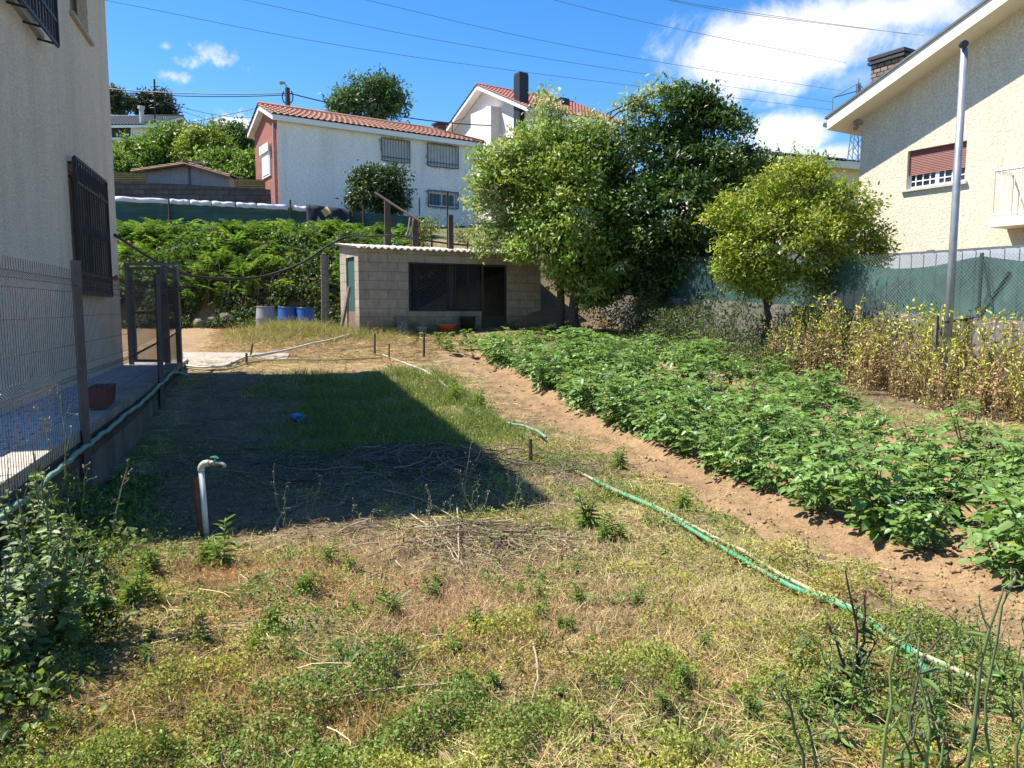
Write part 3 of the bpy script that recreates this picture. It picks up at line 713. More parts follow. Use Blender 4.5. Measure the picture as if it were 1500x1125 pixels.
def post(px, y0, y1, Y, r, mt, label, name='wooden_post', lean=(0, 0), n=5, cat='post'):
    a = at(px, y1, Y); b = at(px, y0, Y); a[2] = min(a[2], gz(a[0], a[1])) - .05; b = b + np.array([lean[0], lean[1], 0])
    mid = (a + b) / 2 + np.array([.006, 0, 0]); o = MB().tube([a, mid, b], [r, r * .97, r * .93], n).build(name, mt); return tag(o, label, cat)
post(476, 374, 470, 18.6, .105, WOODGREY, 'stout grey wooden post left of the shed beside the blue barrels', lean=(-.02, 0))
post(497, 420, 470, 18.4, .05, WOODGREY, 'slanted old board between the wooden post and the shed corner', lean=(.25, 0), n=4, name='plank')
post(567, 293, 352, 21.6, .10, WOODDARK, 'thick dark post behind the shed roof with a slanted rod crossing it')
post(608, 322, 352, 21.8, .11, WOODDARK, 'short dark post behind the shed roof, right of the slanted rod')
post(660, 315, 356, 21.0, .085, WOODDARK, 'dark wooden post behind the shed roof beside the tree')
post(655, 280, 345, 21.6, .025, WOODDARK, 'thin dark rod standing left of the post by the tree', name='stake', cat='rod')
post(614, 290, 345, 22.5, .025, WOODDARK, 'thin upright rod against the white house wall above the short post', name='stake', cat='rod')
o = MB().tube([at(549, 282, 21.3), at(586, 306, 21.2), at(616, 324, 21.1)], .035, 6).build('rod', mat('rusty_rod', (.2, .12, .09), .8, (.14, .09, .07), 9)); tag(o, 'long rusty rod slanting across the posts behind the shed roof', 'rod')
for px in (601, 606):
    o = MB().tube([at(px, 318, 21.3), at(px - 5, 352, 21.2)], .028, 4).build('plank', WOODGREY); tag(o, 'pale plank leaning behind the shed roof, %s of the pair' % ('left' if px == 601 else 'right'), 'plank')
# dark stakes in the garden
def stake(px, ytop, ybase, r, label, lean=0.0, mt=WOODDARK):
    g = gnd(px, ybase); tpt = at(px, ytop, g[1]); o = MB().tube([g - np.array([0, 0, .1]), (g + tpt) / 2 + np.array([lean / 2, 0, 0]), tpt + np.array([lean, 0, 0])], [r, r, r * .9], 6).build('stake', mt); tag(o, label, 'stake')
stake(777, 643, 684, .022, 'short dark stake at the right edge of the house shadow, by the hose end')
stake(621, 487, 525, .026, 'dark stake in front of the orange basin')
stake(549, 489, 521, .022, 'dark stake below the left corner of the shed front')
stake(570, 503, 527, .016, 'thin short stake between the two taller stakes in front of the shed')
stake(366, 503, 524, .02, 'leaning dark stake on the straw beside the path slab, right one of the pair', .06)
stake(361, 517, 534, .024, 'stubby dark stake on the straw beside the path slab, left one of the pair')
# concrete slabs of the path beyond the gate
sl = mat('path_slab', (.36, .31, .24), .9, (.27, .23, .18), 4, 40, .3)
for (x0, x1, y0, y1, nm_) in ((272, 345, 527, 536, 'front'), (270, 420, 519, 526, 'rear')):
    a, b, c, d = gnd(x0, y1), gnd(x1, y1), gnd(x1 + 5, y0), gnd(x0 - 2, y0); z = max(q[2] for q in (a, b, c, d)) + .03
    m = MB().hexa([np.array([q[0], q[1], q[2] - .1]) for q in (a, b, c, d)] + [np.array([q[0], q[1], q[2] + .03]) for q in (a, b, c, d)])
    tag(m.build('paving_slab', sl, None, False, .008), 'pale concrete slab beyond the gate, the %s one of the two' % ('nearer shorter' if nm_ == 'front' else 'longer rear'), 'slab')
# garden tap
g = gnd(303, 778); tap = thing('garden_tap', 'garden tap on a white pipe tied to a brown wooden stake in the dark soil', 'tap', g)
PVC = mat('white_pvc', (.62, .62, .56), .5, (.52, .52, .46), 7); BRASS = mat('dull_brass', (.36, .32, .24), .4, (.28, .26, .2), 20, metal=.4)
top = at(295, 690, g[1]); MB().tube([g - np.array([0, 0, .1]), top], .021, 12).build('pipe', PVC, tap, True)
MB().tube(smooth_path([top, top + np.array([.0, 0, .03]), top + np.array([.025, 0, .055]), top + np.array([.06, 0, .06])], 5), .025, 12).build('elbow', mat('aged_pvc', (.5, .48, .38), .5), tap, True)
q = top + np.array([.06, 0, .06]); sp = MB(); sp.tube([q, q + np.array([.05, -.005, .002])], .02, 10); sp.tube(smooth_path([q + np.array([.05, -.005, .002]), q + np.array([.085, -.01, .0]), q + np.array([.115, -.015, -.012]), q + np.array([.122, -.016, -.028])], 4), [.016] * 9 + [.015] * 4 if False else .014, 10)
sp.tube([q + np.array([.045, -.005, .01]), q + np.array([.045, -.005, .04])], .008, 8); sp.build('spout', BRASS, tap, True)
m = MB(); m.tube([q + np.array([.01, 0, .042]), q + np.array([.045, -.005, .046]), q + np.array([.075, -.012, .036])], [.006, .013, .008], 6); m.build('handle', mat('green_lever', (.03, .2, .13), .5), tap)
m = MB(); b0 = gnd(297, 776); b1 = at(286, 702, b0[1] + .03); m.tube([b0 - np.array([0, 0, .1]), b1], .027, 4); m.build('wooden_stake', WOODBROWN, tap)
# blue bag, white stone, red planter on the wall
def lump(name, c, r, mt, label, cat, sx=1, sy=1, sz=.8, seed=1, sub=3, amp=.35):
    import bmesh
    bm = bmesh.new(); bmesh.ops.create_icosphere(bm, subdivisions=sub, radius=1)
    for v in bm.verts:
        k = 1 + amp * (float(fbm(v.co.x * 1.6 + seed * 7, v.co.y * 1.6 + v.co.z * 2.1, seed, 3)) - .5) * 2
        v.co = Vector((v.co.x * k * r * sx, v.co.y * k * r * sy, v.co.z * k * r * sz))
    me = bpy.data.meshes.new(name); bm.to_mesh(me); bm.free(); me.materials.append(mt); o = bpy.data.objects.new(name, me); COL.objects.link(o); o.location = Vector([float(v) for v in c]); tag(o, label, cat); return o
g = gnd(437, 623); lump('plastic_bag', g + np.array([0, 0, .05]), .085, mat('blue_bag', (.02, .17, .5), .35), 'crumpled bright blue plastic bag lying in the shaded grass', 'bag', seed=4, amp=.7, sub=3)
g = gnd(137, 747); lump('plastic_bag', g + np.array([0, 0, .05]), .09, mat('white_bag', (.5, .5, .5), .5), 'crumpled white plastic bag on the soil at the foot of the near fence post', 'bag', 1.1, .8, .7, 9, 3, .7)
c = lwall(172, 602, FDW + .0); p = LF(c[0], FDW - .14, PAVE + .05)
t = thing('planter_box', 'dark red plastic planter box standing on the low wall behind the wire fence', 'planter', p)
m = MB(); fr_ = Frame(p[:2], FU, p[2])
o_, i_ = [(-.26, -.10), (.26, -.10), (.26, .10), (-.26, .10)], [(-.24, -.085), (.24, -.085), (.24, .085), (-.24, .085)]
b_ = [fr_(x * .85, y * .8, 0) for x, y in o_]; tt_ = [fr_(x, y, .2) for x, y in o_]; ti = [fr_(x, y, .2) for x, y in i_]; bi = [fr_(x * .9, y * .9, .15) for x, y in i_]
m.add(b_ + tt_ + ti + bi, [(3, 2, 1, 0)] + [(i, (i + 1) % 4, 4 + (i + 1) % 4, 4 + i) for i in range(4)] + [(4 + i, 4 + (i + 1) % 4, 8 + (i + 1) % 4, 8 + i) for i in range(4)] + [(8 + i, 8 + (i + 1) % 4, 12 + (i + 1) % 4, 12 + i) for i in range(4)])
m.build('box', mat('dark_red_plastic', (.17, .035, .03), .5, (.12, .03, .03), 6), t); MB().add(bi, [(0, 1, 2, 3)]).build('soil', mat('potting_soil', (.04, .03, .02), .95), t)
# stones at the foot of the bank
for i, (px, py, r) in enumerate(((292, 470, .22), (312, 467, .2), (332, 463, .24), (352, 468, .15))):
    p = at(px, py, 21.2 + .1 * (i % 2)); lump('stone', p - np.array([0, 0, .06]), r * .75, mat('bank_stone', (.22, .165, .11), .9, (.14, .105, .075), 6, 30, .6), '%s brown stone in the earth bank under the bracken' % ('leftmost large', 'second rounded', 'largest of the middle', 'small rightmost')[i], 'stone', 1.2, .8, .8, 3 + i, 3, .4)

# ------------------------------------------------------------------ right garden wall, chain-link with green net, lamp post
class RFrame:
    def __call__(s, a, d, z): return np.array([RW0[0] + RWU[0] * a + .9075 * d, RW0[1] + RWU[1] * a + .42 * d, z])
RF = RFrame(); za = at(1425, 466, 12.0)[2]; zb = at(960, 434, 19.8)[2]
rtop = lambda a: za + (zb - za) * a / 8.6
m = MB(); A0, A1 = -7.5, 13
st = np.linspace(A0, A1, 9)
for l, r in zip(st[:-1], st[1:]): m.hexa([RF(l, 0, -.5), RF(r, 0, -.5), RF(r, .18, -.5), RF(l, .18, -.5), RF(l, 0, rtop(l)), RF(r, 0, rtop(r)), RF(r, .18, rtop(r)), RF(l, .18, rtop(l))])
RWALL = stucco('weathered_wall', (.27, .25, .225), (.19, .175, .155), 2.2, 35, .5, (.075, .065, .055))
tag(m.build('garden_wall', RWALL), 'low weathered concrete wall along the right side of the garden under the green net', 'wall')
cf = thing('chain_link_fence', 'chain-link fence with dark green net standing on the concrete wall at right', 'fence', RF(0, .09, rtop(0)))
GREENP = mat('green_post', (.03, .07, .055), .6)
for a in (-6.1, -3.05, 0, 3.05, 6.1, 9.15, 12.2):
    m = MB(); m.tube([RF(a, .09, rtop(a) - .6), RF(a, .09, rtop(a) + 1.03)], .03, 8)
    if a == 0: m.tube([RF(a - .02, .09, rtop(a) + .9), RF(a - .25, .11, rtop(a) + .02)], .02, 6); m.tube([RF(a, .14, rtop(a)), RF(a - .42, .14, rtop(a) + .72)], .03, 6)
    m.build('post', GREENP, cf)
f = FB(); diamond(f, lambda a, z: RF(a, .06, rtop(a) + z), A0, A1, 0, 1.02, .062, .0026, (.15, .21, .19)); f.build('wire_mesh', WIRE, cf)
m = MB(); na, nz_ = 160, 10; aa = np.linspace(A0, A1, na)
for j in range(nz_):
    for a in aa:
        u = (a % 3.05) / 3.05; topz = .98 - .16 * math.sin(math.pi * u) ** 1.0 * (1 + .3 * math.sin(a)); z = topz * j / (nz_ - 1)
        d = .13 + .035 * math.sin(a * 5 + z * 4) + .05 * (float(fbm(a * 1.3, z * 3, 12, 3)) - .5) + .05 * math.sin(math.pi * j / (nz_ - 1)) * math.sin(2.1 * a + 2 * z)
        m.v.append(tuple(RF(a, d, rtop(a) + z)))
for j in range(nz_ - 1):
    for i in range(na - 1): m.f.append((j * na + i, j * na + i + 1, (j + 1) * na + i + 1, (j + 1) * na + i))
m.build('net', NET, cf, True)
# lamp post
lb = at(1388, 500, 11.3); lt = at(1413, 60, 11.3); lamp = thing('lamp_post', 'tall plain galvanised pole with a small dark lamp at its top', 'lamp post', (lb[0], lb[1], gz(lb[0], lb[1])))
pb_ = np.array([lb[0], lb[1], gz(lb[0], lb[1]) - .2]); pt_ = np.array([lb[0], lb[1], lt[2]])
MB().tube([pb_, pb_ * .5 + pt_ * .5, pt_], [.058, .054, .05], 14).build('pole', GALV, lamp, True)
m = MB(); m.tube([pt_ + np.array([-.05, -.02, -.06]), pt_ + np.array([-.05, -.09, -.07])], [.05, .055], 12); m.build('lamp_head', mat('dark_lamp', (.03, .03, .035), .4), lamp)
o = MB().tube([at(1385, 472, 11.2), at(1425, 466, 11.9)], .02, 6).build('tie_rod', BLACKIRON, lamp)
post(1416, 466, 545, 11.75, .05, WOODDARK, 'dark burnt looking post against the concrete wall right of the lamp post')
post(1368, 462, 560, 11.5, .035, WOODGREY, 'grey stick standing left of the lamp post with dead stalks tied to it', lean=(.05, 0), name='stake', cat='stake')

# ------------------------------------------------------------------ cream house on the right
CH = at(1250, 452, 20.0); CU = np.array([.51, -.86]); CU /= np.linalg.norm(CU); CB = gz(CH[0], CH[1]); CO = np.array([CH[0], CH[1], CB])
cx_ = lambda px, py: onface(px, py, CO, CU)
zc0 = cx_(1252, 177)[1]; xe, ze = cx_(1500, 9); SL = (ze - zc0) / xe
CREAM = stucco('cream_render', (.78, .69, .51), (.72, .63, .455), 3, 26, .6, (.68, .595, .44), .02)
FASC = mat('cream_fascia', (.80, .73, .58), .7, (.74, .67, .52), 3)
chs = lthing('cream_house', 'cream rendered house with a deep sloping roof edge at right above the garden wall', 'house', CO, CU)
wx = sorted([cx_(1328, 260)[0], cx_(1414, 250)[0]]); wz = [cx_(1326, 278)[1], cx_(1328, 222)[1]]
XR = 6.2
m = MB(); slab_wall(m, 0, 12.4, -1, zc0, [(wx[0], wx[1], wz[0], wz[1])], 0, .3)
m.poly_prism([(0, 0, zc0), (12.4, 0, zc0), (12.4, 0, zc0 + .01), (XR, 0, zc0 + SL * XR), (0, 0, zc0 + .01)], (0, .3, 0))
lbox(m, (0, .3, -1), (.3, 9, zc0)); lbox(m, (12.1, .3, -1), (12.4, 9, zc0)); lbox(m, (.3, 8.7, -1), (12.1, 9, zc0)); m.build('wall', CREAM, chs)
OV, EO, TH = .64, .56, .30
def rl(x): return zc0 + SL * (x if x < XR else 2 * XR - x)
m = MB()
for (x0, x1) in ((-EO, XR), (XR, 12.4 + EO)):
    m.hexa([(x0, -OV, rl(x0)), (x1, -OV, rl(x1)), (x1, 9.4, rl(x1)), (x0, 9.4, rl(x0)), (x0, -OV, rl(x0) + TH), (x1, -OV, rl(x1) + TH), (x1, 9.4, rl(x1) + TH), (x0, 9.4, rl(x0) + TH)])
rf = m.build('roof', FASC, chs)
m = MB()
for (x0, x1) in ((-EO - .06, XR), (XR, 12.4 + EO + .06)):
    m.hexa([(x0, -OV - .03, rl(x0) + TH + .002), (x1, -OV - .03, rl(x1) + TH + .002), (x1, 9.4, rl(x1) + TH + .002), (x0, 9.4, rl(x0) + TH + .002), (x0, -OV - .03, rl(x0) + TH + .06), (x1, -OV - .03, rl(x1) + TH + .06), (x1, 9.4, rl(x1) + TH + .06), (x0, 9.4, rl(x0) + TH + .06)])
m.build('roof_cover', mat('grey_roof_edge', (.16, .155, .15), .8, (.11, .11, .11), 6), rf)
m = MB(); m.tube([(-EO - .07, -OV, rl(-EO) + .14), (-EO - .07, 9.3, rl(-EO) + .14)], .06, 8); m.build('gutter', mat('dark_gutter', (.10, .10, .10), .5), rf)
ww = MB(); f_ = .06
for (a0, a1, z0, z1) in ((wx[0], wx[1], wz[0], wz[0] + f_), (wx[0], wx[0] + f_, wz[0] + f_, wz[1]), (wx[1] - f_, wx[1], wz[0] + f_, wz[1]), ((wx[0] + wx[1]) / 2 - .045, (wx[0] + wx[1]) / 2 + .045, wz[0] + f_, wz[1])): lbox(ww, (a0, .1, z0), (a1, .16, z1))
wn = ww.build('window', WHITE, chs)
g_ = MB(); lbox(g_, (wx[0] + f_, .125, wz[0] + f_), (wx[1] - f_, .13, wz[1] - .02)); g_.build('pane', DARKGLASS, wn)
g_ = MB(); n_ = 8
for i in range(1, n_):
    x = wx[0] + (wx[1] - wx[0]) * i / n_
    if i != 4: lbox(g_, (x - .012, .105, wz[0] + f_), (x + .012, .122, wz[1] - .05))
lbox(g_, (wx[0] + f_, .107, wz[0] + .17), ((wx[0] + wx[1]) / 2 - .046, .12, wz[0] + .195)); lbox(g_, ((wx[0] + wx[1]) / 2 + .046, .107, wz[0] + .17), (wx[1] - f_, .12, wz[0] + .195)); g_.build('glazing_bars', WHITE, wn)
sh_ = MB(); zs = wz[0] + (wz[1] - wz[0]) * .36; n_ = 15
for i in range(n_):
    z0 = zs + (wz[1] - zs) * i / n_; z1 = zs + (wz[1] - zs) * (i + 1) / n_
    sh_.hexa([(wx[0] + .02, .07, z0), (wx[1] - .02, .07, z0), (wx[1] - .02, .098, z0), (wx[0] + .02, .098, z0), (wx[0] + .02, .08, z1 - .002), (wx[1] - .02, .08, z1 - .002), (wx[1] - .02, .098, z1 - .002), (wx[0] + .02, .098, z1 - .002)])
sh_.build('shutter', mat('red_brown_shutter', (.27, .10, .075), .6, (.22, .08, .06), 3), wn)
g_ = MB(); lbox(g_, (wx[0] - .1, -.07, wz[0] - .06), (wx[1] + .06, .09, wz[0] - .002)); g_.build('sill', mat('pale_sill', (.55, .53, .48), .8), wn)
# balcony corner at the edge of the picture
bx0, bz0 = cx_(1479, 322); bx1, bz1 = cx_(1479, 258)
bal = MB(); lbox(bal, (bx0 - .05, -.75, bz0 - .2), (bx0 + 2.2, -.002, bz0)); bo = bal.build('balcony', FASC, chs)
g_ = MB(); bt = bz0 + .98
for i in range(17):
    x = bx0 + 2.1 * i / 16; g_.tube([(x, -.7, bz0 + .06), (x, -.7, bt)], .011, 5)
for i in range(5): g_.tube([(bx0, -.7 + .66 * i / 4, bz0 + .06), (bx0, -.7 + .66 * i / 4, bt)], .011, 5)
for z in (bz0 + .06, bt): g_.tube([(bx0 + 2.15, -.7, z), (bx0, -.7, z), (bx0, -.02, z)], .024, 6)
g_.build('railing', WHITE, bo)
# chimney
kx = -.22; ky = .75
STONE = blockmat('chimney_stone', (.30, .22, .16), (.15, .125, .11), (.05, .045, .04), .2, .11, .016)
ctop = at(1300, 72, 20.0)[2] - CB
m = MB(); lbox(m, (kx - .1, ky, rl(kx)), (kx + .78, ky + .8, ctop - .2)); ck = m.build('chimney', STONE, rf)
m = MB(); lbox(m, (kx - .17, ky - .07, ctop - .198), (kx + .85, ky + .87, ctop - .13)); lbox(m, (kx - .1, ky, ctop - .128), (kx + .78, ky + .8, ctop - .09)); lbox(m, (kx - .17, ky - .07, ctop - .088), (kx + .85, ky + .87, ctop)); m.build('chimney_cap', mat('dark_slate', (.04, .04, .042), .6), ck)
for (px, py, dd) in ((1258, 181, -.1),):
    x, z = cx_(px, py); m = MB(); lbox(m, (x - .04, -.16, z - .06), (x + .12, -.02, z + .06)); m.tube([(x + .04, -.1, z - .1), (x + .04, -.2, z - .16)], [.05, .06], 8); m.build('floodlight', mat('lamp_grey', (.3, .29, .27), .5), chs)
# grey panel fence between the net and the house
GP0 = RF(0, 2.3, 0)[:2]; gtop = at(1425, 354, GP0[1])[2]
gpf = thing('panel_fence', 'pale grey ribbed metal panel fence behind the green net at right', 'fence', (GP0[0], GP0[1], gz(GP0[0], GP0[1])))
PANEL = mat('grey_panel', (.44, .46, .48), .5, (.38, .40, .42), 2); u_ = np.array([-.509, .861]); PF = Frame(GP0, u_)
m = MB(); prof = []
xs_ = np.arange(-7, 10.0, .1)
for i, x in enumerate(xs_):
    for d in (0, .03): pass
for x in np.arange(-7, 10, .25): m.fbox(PF, (x + .03, -.012, 0), (x + .215, .02, gtop - .05)); m.fbox(PF, (x - .034, .03, 0), (x + .03, .045, gtop - .06)); m.fbox(PF, (x + .03, .021, 0), (x + .215, .029, gtop - .055))
m.build('panels', PANEL, gpf); RAIL = mat('dark_grey_rail', (.13, .14, .15), .5)
m = MB(); m.fbox(PF, (-7, -.05, gtop - .12), (10, -.031, gtop)); m.build('top_rail', RAIL, gpf)
for x in (-5, -2.5, -.05, 2.4, 4.9, 7.4): m = MB(); m.fbox(PF, (x - .06, -.13, 0), (x + .06, -.052, gtop + .02)); m.build('post', RAIL, gpf)

# ------------------------------------------------------------------ white house with the tiled roof
TILE = None
def tile_roof(m, p00, p10, p01, p11, pitch=.24, course=.34, amp=.045):
    """corrugated tiles between eave edge p00-p10 and ridge edge p01-p11"""
    p00, p10, p01, p11 = [np.array(q, float) for q in (p00, p10, p01, p11)]
    W = np.linalg.norm(p10 - p00); Hh = np.linalg.norm(p01 - p00); nu = max(6, int(W / pitch)) * 6; nc = max(2, int(Hh / course)); nrm_ = np.cross(p10 - p00, p01 - p00); nrm_ /= np.linalg.norm(nrm_)
    if nrm_[2] < 0: nrm_ = -nrm_
    for k in range(nc):
        for e, lift in ((k / nc, .03), ((k + 1) / nc, 0)):
            for i in range(nu + 1):
                u = i / nu; a = p00 + (p10 - p00) * u; b = p01 + (p11 - p01) * u
                m.v.append(tuple(a + (b - a) * e + nrm_ * (lift + amp * abs(math.sin(math.pi * i / 6)))))
    b0 = len(m.v) - 2 * nc * (nu + 1)
    for k in range(2 * nc - 1):
        for i in range(nu): q = b0 + k * (nu + 1) + i; m.f.append((q, q + 1, q + nu + 2, q + nu + 1))
def tilemat(name, c, c2):
    m, t, b, o = nt(name); P = objc(t); v = N(t, 'ShaderNodeTexVoronoi'); v.inputs['Scale'].default_value = 3.2; t.links.new(P, v.inputs['Vector'])
    cc = mix(t, v.outputs['Color'], c, c2); cc = mix(t, 1, cc, ramp(t, noise(t, P, 2, 6, .7), [(.3, (.78, .75, .75)), (.55, (1, 1, 1))]), 'MULTIPLY'); t.links.new(cc, b.inputs['Base Color']); b.inputs['Roughness'].default_value = .85; return m
TILEM = tilemat('terracotta_tiles', (.34, .145, .09), (.23, .115, .08))
def gable_house(name, label, O, U, L, Dp, Hw, rise, wall, gwall, roofm, ov=.45, hip=0, th=.22, fasc=None, opens=(), cat='house'):
    """long side along local x (y=0 faces us), gable on x=0; returns the Empty and its roof part"""
    b = lthing(name, label, cat, O, U); fasc = fasc or WHITE
    m = MB(); slab_wall(m, 0.0, L, -1.5, Hw, list(opens), 0, .25); lbox(m, (L - .25, .25, -1.5), (L, Dp, Hw)); lbox(m, (.25, Dp - .25, -1.5), (L - .25, Dp, Hw)); m.build('wall', wall, b)
    mid = Dp / 2
    m = MB(); lbox(m, (-.003, .003, -1.5), (.22, Dp, Hw - .01)); m.poly_prism([(-.003, .003, Hw - .01), (-.003, Dp, Hw - .01), (-.003, mid, Hw + rise * .96)], (.2, 0, 0)); m.build('gable_wall', gwall, b)
    sl = rise / mid; ez = Hw - ov * sl
    xr1 = L + ov - hip
    m = MB()
    def rp(x, y): return (x, y, Hw + (y * sl if y <= mid else (Dp - y) * sl))
    # soffit slabs (fascia)
    if hip == 0:
        for (ya, yb) in ((-ov, mid), (mid, Dp + ov)):
            a, b2, c, d = rp(-ov, ya), rp(L + ov, ya), rp(L + ov, yb), rp(-ov, yb); m.hexa([a, b2, c, d] + [(q[0], q[1], q[2] + th) for q in (a, b2, c, d)])
    else:
        lo = [rp(-ov, -ov), (L + ov, -ov, ez), (L + ov, Dp + ov, ez), rp(-ov, Dp + ov), rp(-ov, mid), (xr1 - ov, mid, Hw + rise)]
        up = [(q[0], q[1], q[2] + th) for q in lo]; n = 6
        m.add(lo + up, [(0, 1, 5, 4), (1, 2, 5), (2, 3, 4, 5), (6, 7, 11, 10), (7, 8, 11), (8, 9, 10, 11), (0, 1, 7, 6), (1, 2, 8, 7), (2, 3, 9, 8), (3, 4, 10, 9), (4, 0, 6, 10)])
    rf = m.build('roof', fasc, b)
    t_ = th + .02; m = MB(); q = .05
    A = rp(-ov - q, -ov - q); 
    up_ = lambda p: (p[0], p[1], p[2] + t_)
    if hip == 0:
        tile_roof(m, up_((-ov - q, -ov - q, ez - q * sl)), up_((L + ov + q, -ov - q, ez - q * sl)), up_((-ov - q, mid, Hw + rise)), up_((L + ov + q, mid, Hw + rise)))
        tile_roof(m, up_((-ov - q, Dp + ov + q, ez - q * sl)), up_((L + ov + q, Dp + ov + q, ez - q * sl)), up_((-ov - q, mid, Hw + rise)), up_((L + ov + q, mid, Hw + rise)))
        ridge = [up_((-ov - q, mid, Hw + rise + .03)), up_((L + ov + q, mid, Hw + rise + .03))]
    else:
        rx = xr1 - ov
        tile_roof(m, up_((-ov - q, -ov - q, ez - q * sl)), up_((L + ov + q, -ov - q, ez - q * sl)), up_((-ov - q, mid, Hw + rise)), up_((rx, mid, Hw + rise)))
        tile_roof(m, up_((-ov - q, Dp + ov + q, ez - q * sl)), up_((L + ov + q, Dp + ov + q, ez - q * sl)), up_((-ov - q, mid, Hw + rise)), up_((rx, mid, Hw + rise)))
        tile_roof(m, up_((L + ov + q, -ov - q, ez - q * sl)), up_((L + ov + q, Dp + ov + q, ez - q * sl)), up_((rx - .1, mid - .1, Hw + rise)), up_((rx, mid + .1, Hw + rise)))
        ridge = [up_((-ov - q, mid, Hw + rise + .03)), up_((rx, mid, Hw + rise + .03)), up_((L + ov, -ov, ez + .04))]
    m.build('tiles', roofm, rf)
    m = MB(); m.tube(ridge, .09, 8); m.build('ridge_tiles', roofm, rf, True)
    return b, rf
WU = np.array([.837, .547]); WU /= np.linalg.norm(WU); WP = at(414, 452, 30.0); WB = gz(WP[0] + 3, WP[1] + 2) - .3; WO = np.array([WP[0], WP[1], WB])
wfx = lambda px, py: onface(px, py, WO, WU)
WL = wfx(698, 260)[0]; WHt = wfx(418, 176)[1]
WHW = stucco('white_render', (.90, .87, .80), (.86, .83, .765), 1.2, 30, .15, (.74, .715, .65))
BRICK = blockmat('red_brick_tiles', (.34, .11, .085), (.27, .085, .065), (.36, .24, .2), .24, .09, .008)
wins = []
for (x0, y0, x1, y1) in ((560, 206, 597, 236), (627, 214, 668, 244), (561, 277, 597, 297), (628, 282, 668, 303)):
    a, b = wfx(x0, (y0 + y1) / 2), wfx(x1, (y0 + y1) / 2); zt = wfx((x0 + x1) / 2, y0)[1]; zb_ = wfx((x0 + x1) / 2, y1)[1]; wins.append((a[0], b[0], zb_, zt))
wh, wrf = gable_house('white_house', 'white two storey house with brick gable and orange tiled roof behind the shed', WO, WU, WL, 3.3, WHt, .66, WHW, BRICK, TILEM, .24, 1.6, .2, WHITE, wins)
SHUT = mat('pale_shutter', (.62, .61, .57), .7, (.52, .51, .48), 4)
for i, (a, b, z0, z1) in enumerate(wins):
    m = MB(); f_ = .07
    for q in ((a, b, z0, z0 + f_), (a, b, z1 - f_, z1), (a, a + f_, z0 + f_, z1 - f_), (b - f_, b, z0 + f_, z1 - f_), ((a + b) / 2 - .04, (a + b) / 2 + .04, z0 + f_, z1 - f_)): lbox(m, (q[0], .08, q[2]), (q[1], .16, q[3]))
    wn = m.build('window', WHITE, wh); m = MB(); lbox(m, (a + .05, .11, z0 + .05), (b - .05, .12, z1 - .05)); m.build('pane', DARKGLASS, wn)
    if i < 2:
        m = MB(); k = 14
        for j in range(k): zz0 = z0 + .08 + (z1 - z0 - .1) * j / k; m.hexa([(a + .06, .05, zz0), (b - .06, .05, zz0), (b - .06, .075, zz0), (a + .06, .075, zz0)] + [(a + .06, .06, zz0 + (z1 - z0 - .1) / k - .004), (b - .06, .06, zz0 + (z1 - z0 - .1) / k - .004), (b - .06, .075, zz0 + (z1 - z0 - .1) / k - .004), (a + .06, .075, zz0 + (z1 - z0 - .1) / k - .004)])
        m.build('shutter', SHUT, wn)
    m = MB(); n_ = 10 if i < 2 else 9
    for j in range(n_ + 1): x = a - .06 + (b - a + .12) * j / n_; m.tube([(x, -.1, z0 - .04), (x, -.1, z1 + .04)], .012 if 0 < j < n_ else .025, 5)
    for z in (z0 - .04, z1 + .04, z0 + .12): m.tube([(a - .08, -.1, z), (b + .08, -.1, z)], .018, 5)
    for x in (a - .06, b + .06):
        for z in (z0, z1): m.tube([(x, -.1, z), (x, .02, z)], .016, 5)
    m.build('grille', mat('grey_iron', (.10, .10, .10), .6), wn)
    # dirt where the grille is fixed: one ragged stain sheet 4 mm proud of the wall, round the opening
    k = 72; m = MB(); ins = []; ous = []
    for q in range(k):
        an = 2 * math.pi * q / k; cx, cz = math.cos(an), math.sin(an); hw_, hh_ = (b - a) / 2, (z1 - z0) / 2; e_ = min(hw_ / max(abs(cx), 1e-6), hh_ / max(abs(cz), 1e-6))
        gx = e_ * (1 + .03); g2_ = e_ + .03 + .2 * float(vnoise(q * .9, i * 7.3, 4)) ** 1.5
        m.v.append(((a + b) / 2 + cx * e_, -.004, (z0 + z1) / 2 + cz * e_)); m.v.append(((a + b) / 2 + cx * g2_, -.004, (z0 + z1) / 2 + cz * g2_))
    for q in range(k): n1 = (q + 1) % k; m.f.append((2 * q, 2 * n1, 2 * n1 + 1, 2 * q + 1))
    m.build('stain', mat('stain_dirt', (.5, .5, .48), .9, (.33, .33, .31), 14, lo=.4, hi=.6), wn)
gy0, gy1 = .95, 2.1
m = MB(); lbox(m, (-.06, gy0, WHt - 2.0), (-.005, gy1, WHt - .75)); gw = m.build('window', WHITE, wh)
m = MB(); lbox(m, (-.08, gy0 + .08, WHt - 1.92), (-.062, gy1 - .08, WHt - 1.1)); m.build('shutter', mat('white_shutter', (.72, .72, .7), .6), gw)
m = MB(); lbox(m, (-.14, gy0 - .06, WHt - 1.05), (-.081, gy1 + .06, WHt - .72)); m.build('shutter_box', WHITE, gw)
m = MB(); m.tube([(-.07, .25, -1), (-.07, .25, WHt - .1)], .05, 8); m.build('drainpipe', mat('pink_pipe', (.45, .3, .27), .6), wh)
m = MB(); m.tube([(-.5, .2, WHt + .16), (-.5, .9, WHt + .4)], .02, 4)
cp = wfx(677, 180); m = MB(); lbox(m, (WL - .75, 2.3, WHt + .1), (WL - .3, 2.75, WHt + 1.35)); kk = m.build('chimney', mat('brown_flue', (.13, .055, .04), .7, (.09, .04, .03), 9), wrf)
